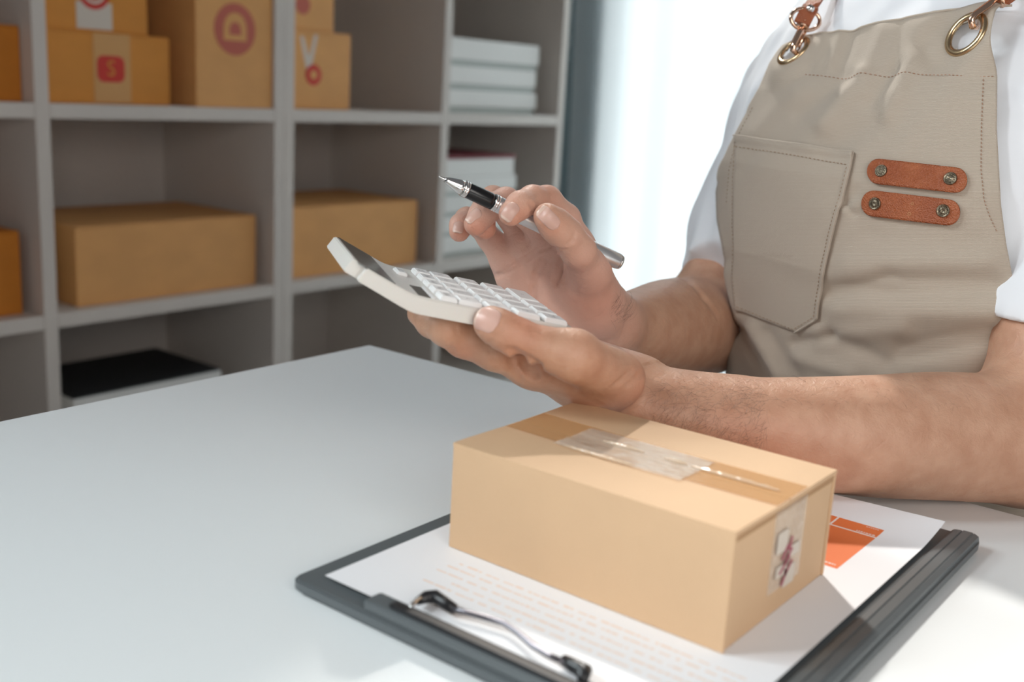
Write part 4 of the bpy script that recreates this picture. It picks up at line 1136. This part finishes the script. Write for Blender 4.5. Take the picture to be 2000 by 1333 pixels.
# ---- hair, trousers, stool (mostly out of the picture)
hairf = Figure()
hairf.base += [Prim(HD + np.array([0, 0, .035]) - FD * .012, HD + np.array([0, 0, .045]) - FD * .022, .087, .086, .03), Prim(HD - FD * .045 + [0, 0, .0], HD - FD * .05 - [0, 0, .03], .052, .045, .03)]
class HF(Figure):
    def d(s, P, near=None):
        D = np.full(len(P), .3)
        for pr in hairf.base: D = smin(D, pr.d(P), .03)
        q = P - HD; D = np.maximum(D, (q @ FD) * .8 - q[:, 2] * .9 - .012 + .002 * np.sin(P[:, 1] * 400)); return D + .0018 * np.sin(P[:, 0] * 300 + P[:, 2] * 200) * np.sin(P[:, 1] * 350)
Vh, Fh = surface_net(HF(), (.82, .16, .38), (1.12, .46, .70), .004, 10)
pl(mesh_from('hair', Vh, Fh, M['hair']))
for s in (1, -1):
    eye = HD + FD * .0755 + WD * s * .030 + np.array([0, 0, .006])
    V, F = lathe([(0.0001, .0060), (.004, .0052), (.0075, .003), (.0085, 0)], 16); Re = frame_from(FD)
    o = meshobj('eye', xf(V, Re, eye), F, M['hair'], None, True); pl(o)
trf = Figure()
hip = np.array([.955, .29, -.22])
for s in (1, -1):
    h0 = hip + WD * s * .085 + np.array([.0, 0, -.02]); kn = h0 + FD * .40 + WD * s * .05 + np.array([0, 0, -.015]); an = kn + np.array([.02, -.01, -.40])
    trf.base += [Prim(h0, kn, .082, .062, .03), Prim(kn, an, .062, .050, .03)]
trf.base.append(Prim(hip + WD * .07, hip - WD * .07, .10, .10, .03))
Vr, Fr = surface_net(trf, (.38, -.12, -.74), (1.12, .72, -.08), .007, 10)
pl(mesh_from('trousers', Vr, Fr, M['trousers']))
for s in (1, -1):
    h0 = hip + WD * s * .085; an = h0 + FD * .40 + WD * s * .05 + np.array([.02, -.01, -.435])
    sf = Figure(); sf.base += [Prim([an[0], an[1], FL + .04], [an[0], an[1], an[2]], .038, .040, .02), Prim([an[0], an[1], FL + .040], np.array([an[0], an[1], FL + .036]) + FD * .15, .036, .034, .02)]
    Vx, Fx = surface_net(sf, (an[0] - .25, an[1] - .12, FL - .01), (an[0] + .12, an[1] + .2, FL + .17), .006, 8)
    Vx[:, 2] = np.maximum(Vx[:, 2], FL + .001); pl(mesh_from('shoe', Vx, Fx, M['black_rubber']))
st = empty('stool', (.955, .29, FL), 'plain round stool carrying the seated person', 'stool')
V, F = lathe([(.165, .375), (.175, .385), (.175, .405), (.165, .415)], 40); meshobj('seat', V, F, M['trousers'], st, True)
for k in range(4):
    a = PI / 4 + k * PI / 2; V, F = tube([(math.cos(a) * .19, math.sin(a) * .19, 0), (math.cos(a) * .12, math.sin(a) * .12, .376)], .014, 12); meshobj('leg', V, F, M['steel'], st, True)

# ---- apron -----------------------------------------------------------
def polyline(pts, n):
    pts = np.array(pts, float); s = np.concatenate([[0], np.cumsum(np.linalg.norm(np.diff(pts, axis=0), axis=1))]); s /= s[-1]
    t = np.linspace(0, 1, n); return np.stack([np.interp(t, s, pts[:, 0]), np.interp(t, s, pts[:, 1])], 1)
def coons(top, bottom, left, right, nu, nv):
    T_ = polyline(top, nu); B_ = polyline(bottom, nu); L = polyline(left, nv); R_ = polyline(right, nv)
    u = np.linspace(0, 1, nu)[None, :, None]; v = np.linspace(0, 1, nv)[:, None, None]
    S_ = (1 - v) * T_[None] + v * B_[None] + (1 - u) * L[:, None] + u * R_[:, None]
    S_ -= (1 - u) * (1 - v) * T_[0] + u * (1 - v) * T_[-1] + (1 - u) * v * B_[0] + u * v * B_[-1]
    return S_
# folds: (x0,y0,x1,y1,half width px,height mm); negative = valley
FOLDS = [(1786, 110, 1735, 225, 16, 2.6), (1684, 150, 1612, 245, 20, 3.4), (1612, 240, 1575, 275, 26, 1.5), (1722, 60, 1690, 140, 14, 1.6), (1665, 62, 1640, 135, 13, -1.8),
         (1606, 70, 1598, 130, 12, 1.4), (1640, 65, 1620, 130, 9, 1.2), (1760, 45, 1750, 130, 10, -1.0), (1745, 130, 1700, 200, 14, -2.0), (1830, 40, 1800, 120, 14, 1.0),
         (1660, 150, 1560, 220, 16, -1.8), (1560, 180, 1480, 260, 24, 1.8), (1530, 220, 1450, 330, 16, -1.0), (1860, 160, 1830, 290, 24, 0.9), (1700, 240, 1620, 300, 22, -1.6),
         (1800, 240, 1760, 300, 24, 1.0), (1690, 395, 1655, 410, 10, 1.8), (1668, 418, 1652, 400, 7, -1.6), (1672, 372, 1655, 395, 8, -1.2),
         (1625, 572, 1735, 552, 18, -3.2), (1735, 556, 1935, 556, 26, -3.0), (1640, 605, 1930, 610, 26, 2.6), (1660, 520, 1930, 510, 30, 2.0), (1766, 690, 1935, 655, 24, -3.0),
         (1600, 655, 1760, 640, 22, 2.4), (1550, 672, 1625, 656, 12, -2.4), (1625, 656, 1730, 710, 18, -1.8), (1560, 700, 1660, 730, 16, 1.8),
         (1445, 650, 1495, 735, 11, -3.0), (1468, 640, 1520, 735, 12, 2.6), (1425, 660, 1440, 740, 10, 2.0), (1500, 650, 1560, 740, 13, -1.6),
         (1400, 360, 1420, 520, 9, -1.6), (1405, 300, 1450, 220, 10, -1.5), (1420, 520, 1440, 620, 8, 1.5), (1700, 460, 1900, 480, 26, -1.0), (1500, 330, 1620, 420, 40, 0.8), (1450, 480, 1560, 560, 34, -0.8)]
def fold_h(x, y):
    h = np.zeros_like(x)
    for x0, y0, x1, y1, wd_, a in FOLDS:
        dx, dy = x1 - x0, y1 - y0; L2 = dx * dx + dy * dy; t = ((x - x0) * dx + (y - y0) * dy) / L2; tc2 = np.clip(t, 0, 1)
        d2 = (x - x0 - tc2 * dx) ** 2 + (y - y0 - tc2 * dy) ** 2
        h += a * np.exp(-d2 / (wd_ * wd_))
    h *= np.where(y > 500, 1.7, 1.25)
    h += 0.45 * np.sin(x * .021 + 1.3 * np.sin(y * .013)) * np.sin(y * .017 + 1)
    return h / 1000
AP_OFF = 0.0100
EYE = []
def eye_frame(px, py, R0, mdx, mdy, ratio):
    p = hit(px, py, AP_OFF); view = -ray(px, py); md_ = RW[:, 0] * mdx - RW[:, 1] * mdy; md_ -= view * (md_ @ view); md_ /= np.linalg.norm(md_)
    th = math.acos(ratio); ax_ = view * math.cos(th) + md_ * math.sin(th); p = p + tnormal(p, AP_OFF) * .0035; EYE.append((p, ax_, R0)); return p, ax_
eye_frame(1889, 73, .0168, -.80, -.60, .62); eye_frame(1556, 104, .0150, -.62, -.78, .44)
def cloth_grid(name, S_, off, th, m, parent, extra=None, fold=True, mi=None, lift=None):
    nv, nu = S_.shape[:2]; V = np.zeros((nv, nu, 3)); Nn = np.zeros((nv, nu, 3))
    for j in range(nv):
        for i in range(nu):
            p = hit(S_[j, i, 0], S_[j, i, 1], off); V[j, i] = p; Nn[j, i] = tnormal(p, off)
    H = fold_h(S_[..., 0], S_[..., 1]) if fold else np.zeros((nv, nu))
    if lift is not None: H = H + lift
    V = V + Nn * H[..., None]
    hole = np.zeros((nv, nu), bool)
    if fold:
        for p, ax_, R0 in EYE:      # the cloth lies flat against each eyelet and is pierced inside it
            dv = V - p; hgt = dv @ ax_; rad = np.linalg.norm(dv - hgt[..., None] * ax_, axis=-1)
            wgt = np.clip((R0 * 2.3 - rad) / (R0 * 1.2), 0, 1); wgt = wgt * wgt * (3 - 2 * wgt)
            V = V - ax_ * (hgt * wgt)[..., None]; hole |= (rad < R0 * .80) & (wgt > .9)
        rr = tor_r(V.reshape(-1, 3), AP_OFF - .0035).reshape(nv, nu); V = V + Nn * np.maximum(0, -rr)[..., None] * 1.05
    allV = np.concatenate([V.reshape(-1, 3), (V - Nn * th).reshape(-1, 3)]); k = nu * nv; F = []
    for j in range(nv - 1):
        for i in range(nu - 1):
            if hole[j, i] and hole[j + 1, i + 1] and hole[j, i + 1] and hole[j + 1, i]: continue
            a = j * nu + i; F.append((a, a + nu, a + nu + 1, a + 1)); F.append((a + k, a + 1 + k, a + nu + 1 + k, a + nu + k))
    rim = [i for i in range(nu)] + [j * nu + nu - 1 for j in range(1, nv)] + [(nv - 1) * nu + i for i in range(nu - 2, -1, -1)] + [j * nu for j in range(nv - 2, 0, -1)]
    for q in range(len(rim)): a, b = rim[q], rim[(q + 1) % len(rim)]; F.append((a, b, b + k, a + k))
    o = meshobj(name, allV, F, m, None, True); me = o.data
    uv = me.uv_layers.new(name='UVMap'); D0 = S_.reshape(-1, 2) / 1000.0; D0 = np.concatenate([D0, D0])
    li = np.zeros(len(me.loops), np.int32); me.loops.foreach_get('vertex_index', li); uv.data.foreach_set('uv', D0[li].ravel().astype(np.float32))
    o.parent = parent if parent is not None else None
    return o
apr_top = [(1503, 122), (1530, 92), (1575, 70), (1620, 64), (1660, 58), (1703, 46), (1760, 36), (1804, 28), (1850, 21), (1894, 16), (1977, 10)]
apr_left = [(1503, 122), (1482, 170), (1450, 228), (1420, 285), (1402, 330), (1395, 372), (1398, 430), (1410, 500), (1420, 560), (1441, 640), (1428, 690), (1412, 742), (1400, 860), (1396, 1060)]
apr_right = [(1977, 10), (1966, 70), (1948, 145), (1947, 250), (1955, 400), (1966, 480), (1992, 620), (2012, 760), (2035, 900), (2070, 1150)]
apr_bot = [(1396, 1060), (1700, 1120), (2070, 1150)]
SA = coons(apr_top, apr_bot, apr_left, apr_right, 120, 170)
apron = cloth_grid('apron', SA, AP_OFF, .0012, M['apron'], None)
# cut the two eyelet holes
pl(apron); apron['label'] = 'beige canvas bib apron with rust stitching'
def surf_ap(px, py, lift=0.0):
    p = hit(px, py, AP_OFF); n_ = tnormal(p, AP_OFF); return p + n_ * (fold_h(np.array([px * 1.0]), np.array([py * 1.0]))[0] + lift), n_
# pocket
SP = coons([(1437, 266), (1550, 282), (1668, 298)], [(1440, 606), (1500, 630), (1554, 650), (1600, 622)], [(1437, 266), (1433, 340), (1430, 440), (1431, 540), (1440, 606)],
           [(1668, 298), (1664, 325), (1650, 385), (1626, 470), (1610, 540), (1603, 580), (1600, 622)], 60, 84)
lift = np.full(SP.shape[:2], .0006); lift[:, -5:] += np.linspace(0, .0014, 5)[None]; lift[:3] += .0012
pocket = cloth_grid('pocket', SP, AP_OFF + .0012, .0010, M['apron'], apron, lift=lift)
# seams: raised hems as slim tubes of fabric, stitches as thread
def seam(name, pts, r, m, lift, parent=apron, step=6):
    n_ = max(3, int(np.linalg.norm(np.diff(np.array(pts, float), axis=0), axis=1).sum() / step)); Pp = polyline(pts, n_)
    V, F = tube([surf_ap(a, b, lift)[0] for a, b in Pp], r, 6); return meshobj(name, V, F, m, None, True)
def stitches(name, pts, m, lift, dash=5.0, gap=2.5, r=.00026):
    Pp = np.array(pts, float); L_s = np.linalg.norm(np.diff(Pp, axis=0), axis=1).sum(); n_ = int(L_s / (dash + gap)); fine = polyline(pts, n_ * 2 + 1); V, F = [], []
    for k in range(n_):
        a = fine[2 * k]; b = fine[2 * k + 1]; c = (a + b) / 2
        pa_, pc_, pb_ = surf_ap(*a, lift - .0002)[0], surf_ap(*c, lift + .0001)[0], surf_ap(*b, lift - .0002)[0]
        v, f_ = tube([pa_, pc_, pb_], r, 4); n0 = len(V); V += v; F += [tuple(q + n0 for q in g_) for g_ in f_]
    o = meshobj(name, V, F, m, None, True); o.parent = apron; o['kind'] = 'stuff'; return o
for nm, pts, r, lf in (('hem', apr_top[1:], .0009, 0.0), ('pocket_edge', [(1668, 298), (1664, 325), (1650, 385), (1626, 470), (1610, 540), (1603, 580), (1600, 622), (1554, 650)], .0008, .0016),
                       ('pocket_edge', [(1437, 266), (1550, 282), (1668, 298)], .0008, .0024)):
    o = seam(nm, pts, r, M['apron'], lf); o.parent = apron
stitches('stitching', [(1497, 143), (1560, 145), (1640, 152), (1670, 153), (1710, 148), (1780, 146), (1850, 148), (1900, 151), (1944, 150)], M['thread'], .0005)
stitches('stitching', [(1921, 148), (1917, 250), (1916, 330), (1922, 390), (1932, 420), (1948, 455)], M['thread'], .0005)
stitches('stitching', [(1441, 288), (1540, 303), (1660, 324)], M['thread_beige'], .0027)
stitches('stitching', [(1441, 270), (1436, 340), (1434, 440), (1435, 530), (1443, 598), (1500, 622), (1553, 643), (1594, 618), (1598, 575), (1604, 538), (1620, 468), (1644, 385), (1658, 325)], M['thread_beige'], .0026)
stitches('stitching', [(1470, 210), (1438, 275), (1424, 330), (1418, 400)], M['thread_beige'], .0002)
# leather straps with rivets
def stadium_grid(p0, p1, hw, rfac, nu, nv):
    p0 = np.array(p0, float); p1 = np.array(p1, float); L = np.linalg.norm(p1 - p0); d = (p1 - p0) / L; nn = np.array([-d[1], d[0]]); G_ = np.zeros((nv, nu, 2)); r = hw * rfac
    for i in range(nu):
        s = (0.5 - 0.5 * math.cos(PI * i / (nu - 1))) * L
        e = min(s, L - s); w_ = hw if e > r else hw * (0.02 + .98 * math.sqrt(max(0, 1 - ((r - e) / r) ** 2)))
        if e < r: w_ = hw * (1 - rfac * .0) * max(.03, math.sqrt(max(0, 1 - ((r - e) / r) ** 2.2)))
        for j in range(nv): G_[j, i] = p0 + d * s + nn * w_ * (2 * j / (nv - 1) - 1)
    return G_
straps = [((1695, 333), (1889, 355), 24.5, ((1721, 334), (1856, 349))), ((1684, 395), (1875, 418), 25.5, ((1709, 398), (1842, 412)))]
for k, (a, b, hw, rv) in enumerate(straps):
    Gs = stadium_grid(a, b, hw, 1.0, 44, 12); nvv, nuu = Gs.shape[:2]
    lf = np.full((nvv, nuu), .0012)
    o = cloth_grid('leather_strap', Gs, AP_OFF + .0016, .0022, M['leather'], apron, fold=False, lift=lf)
    if k == 1: o['label'] = 'lower tan leather strap with two faint scuffs'
    for (px, py) in rv:
        p = hit(px, py, AP_OFF + .0028); n_ = tnormal(p, AP_OFF); Rr = frame_from(n_)
        V, F = lathe([(.0043, -.001), (.0044, .0004), (.0041, .0012), (.0037, .0013), (.0034, .0009), (.0021, .0009), (.0018, .0013), (.0013, .0013), (.0010, .0010), (.00001, .0009)], 28)
        for q in range(12):
            an = 2 * PI * q / 12; v, f_ = lathe([(.00042, .0008), (.00038, .00125), (.0001, .00135)], 6); n0 = len(V)
            V += [(x + .00275 * math.cos(an), y + .00275 * math.sin(an), z) for x, y, z in v]; F += [tuple(t + n0 for t in g_) for g_ in f_]
        o = meshobj('rivet', xf(V, Rr, p), F, M['rivet'], None, True); o.parent = apron
# faint round scuffs on the lower strap
for (px, py, rr) in ((1776, 418, .0012), (1782, 398, .0010)):
    p = hit(px, py, AP_OFF + .0029); n_ = tnormal(p, AP_OFF); Rr = frame_from(n_); V, F = lathe([(rr * .8, 0), (rr, .00012), (rr * .85, .0002), (rr * .7, 0.0001)], 18); F = F[:-2]
    o = meshobj('scuff', xf(V, Rr, p), F, M['leather_edge'], None); o.parent = apron
# eyelets: ring, visible opening showing the shirt behind
def eyelet(p, ax_, R0):
    Rr = frame_from(ax_)
    V, F = [], []; n1_, n2_ = 48, 14; r = R0 * .155
    for i in range(n1_):
        a = 2 * PI * i / n1_
        for j in range(n2_):
            b = 2 * PI * j / n2_; V.append(((R0 - r + r * math.cos(b)) * math.cos(a), (R0 - r + r * math.cos(b)) * math.sin(a), r * .8 * math.sin(b)))
    for i in range(n1_):
        for j in range(n2_): F.append((i * n2_ + j, ((i + 1) % n1_) * n2_ + j, ((i + 1) % n1_) * n2_ + (j + 1) % n2_, i * n2_ + (j + 1) % n2_))
    c = p + ax_ * .0002
    o = meshobj('eyelet', xf(V, Rr, c), F, M['brass'], None, True); o.parent = apron
    return c, ax_
eN, aN = eyelet(*EYE[0]); eF, aF = eyelet(*EYE[1])
# left hanging clip and strap (far side)
def part_tube(name, pts, r, m, n=10, parent=apron):
    V, F = tube(pts, r, n); o = meshobj(name, V, F, m, None, True); o.parent = parent; return o
def ribbon(name, pts, wvec, wd_, th, m, parent=apron):
    P = [np.array(p) for p in pts]; V, F = [], []
    for i, p in enumerate(P):
        t = P[min(i + 1, len(P) - 1)] - P[max(i - 1, 0)]; t /= np.linalg.norm(t); wv = np.array(wvec[i] if isinstance(wvec, list) else wvec, float); wv -= t * (wv @ t); wv /= np.linalg.norm(wv); n_ = np.cross(t, wv)
        V += [p + wv * wd_ / 2 + n_ * th / 2, p - wv * wd_ / 2 + n_ * th / 2, p - wv * wd_ / 2 - n_ * th / 2, p + wv * wd_ / 2 - n_ * th / 2]
    for i in range(len(P) - 1):
        for j in range(4): a = 4 * i; F.append((a + j, a + (j + 1) % 4, a + 4 + (j + 1) % 4, a + 4 + j))
    F += [(3, 2, 1, 0), (4 * len(P) - 4, 4 * len(P) - 3, 4 * len(P) - 2, 4 * len(P) - 1)]
    o = meshobj(name, V, F, m, None); o.parent = parent; return o
DF = (eF - CAM) @ FWD; DN = (eN - CAM) @ FWD
part_tube('snap_hook', [at(1562, 98, DF - .002), at(1555, 104, DF - .010), at(1549, 98, DF - .012), at(1551, 86, DF - .010), at(1561, 66, DF - .008), at(1570, 50, DF - .006)], [.0018, .0020, .0024, .0030, .0030, .0026], M['gold'])
part_tube('snap_gate', [at(1560, 92, DF - .004), at(1568, 74, DF - .003), at(1574, 54, DF - .002)], .0017, M['gold'])
part_tube('swivel', [at(1566, 52, DF - .005), at(1572, 44, DF - .005)], .0050, M['gold'])
rc = at(1573, 38, DF - .004); rr_ = [rc + RW[:, 0] * .0125 * math.cos(a) + RW[:, 1] * .0085 * math.sin(a) + FWD * .004 * math.cos(a) for a in np.linspace(0, 2 * PI, 26)[:-1]]
V, F = tube(rr_, .0016, 8, True); o = meshobj('d_ring', V, F, M['gold'], None, True); o.parent = apron
strapF = [at(1570, 42, DF - .006), at(1576, 24, DF - .004), at(1590, 4, DF + .002), at(1606, -20, DF + .01), at(1640, -60, DF + .03)]
ribbon('shoulder_strap', strapF + [np.array([.985, .345, .385]), np.array([1.03, .36, .36])], RW[:, 0] * 1.0 + RW[:, 1] * .3, .0105, .0028, M['leather'])
ribbon('strap_keeper', [at(1566, 46, DF - .0085), at(1576, 26, DF - .0065), at(1584, 14, DF - .004)], RW[:, 0] + RW[:, 1] * .3, .0125, .0030, M['leather'])
part_tube('strap_stud', [at(1583, 17, DF - .0075), at(1583, 17, DF - .0105)], .0032, M['chrome'])
part_tube('snap_hook', [at(1911, 42, DN - .0005), at(1908, 54, DN - .006), at(1899, 52, DN - .010), at(1897, 38, DN - .011), at(1905, 28, DN - .010), at(1930, 10, DN - .009), at(1946, -4, DN - .008)], [.0017, .0019, .0022, .0024, .0024, .0024, .0024], M['gold'])
part_tube('swivel', [at(1952, 4, DN - .006), at(1968, -6, DN - .006)], .0048, M['gold'])
ribbon('shoulder_strap', [at(1955, 2, DN - .008), at(1985, -18, DN - .004), at(2010, -60, DN + .02), np.array([.945, .215, .375]), np.array([1.01, .235, .355])], RW[:, 0] + RW[:, 1] * .4, .013, .0028, M['leather'])
for o in list(bpy.data.objects):
    if o.parent in (apron, body, tee) and o.type == 'MESH' and o.parent is not None: o.matrix_parent_inverse = Matrix.Identity(4)
# children of the mesh parts were built in world coordinates: undo the person's offset
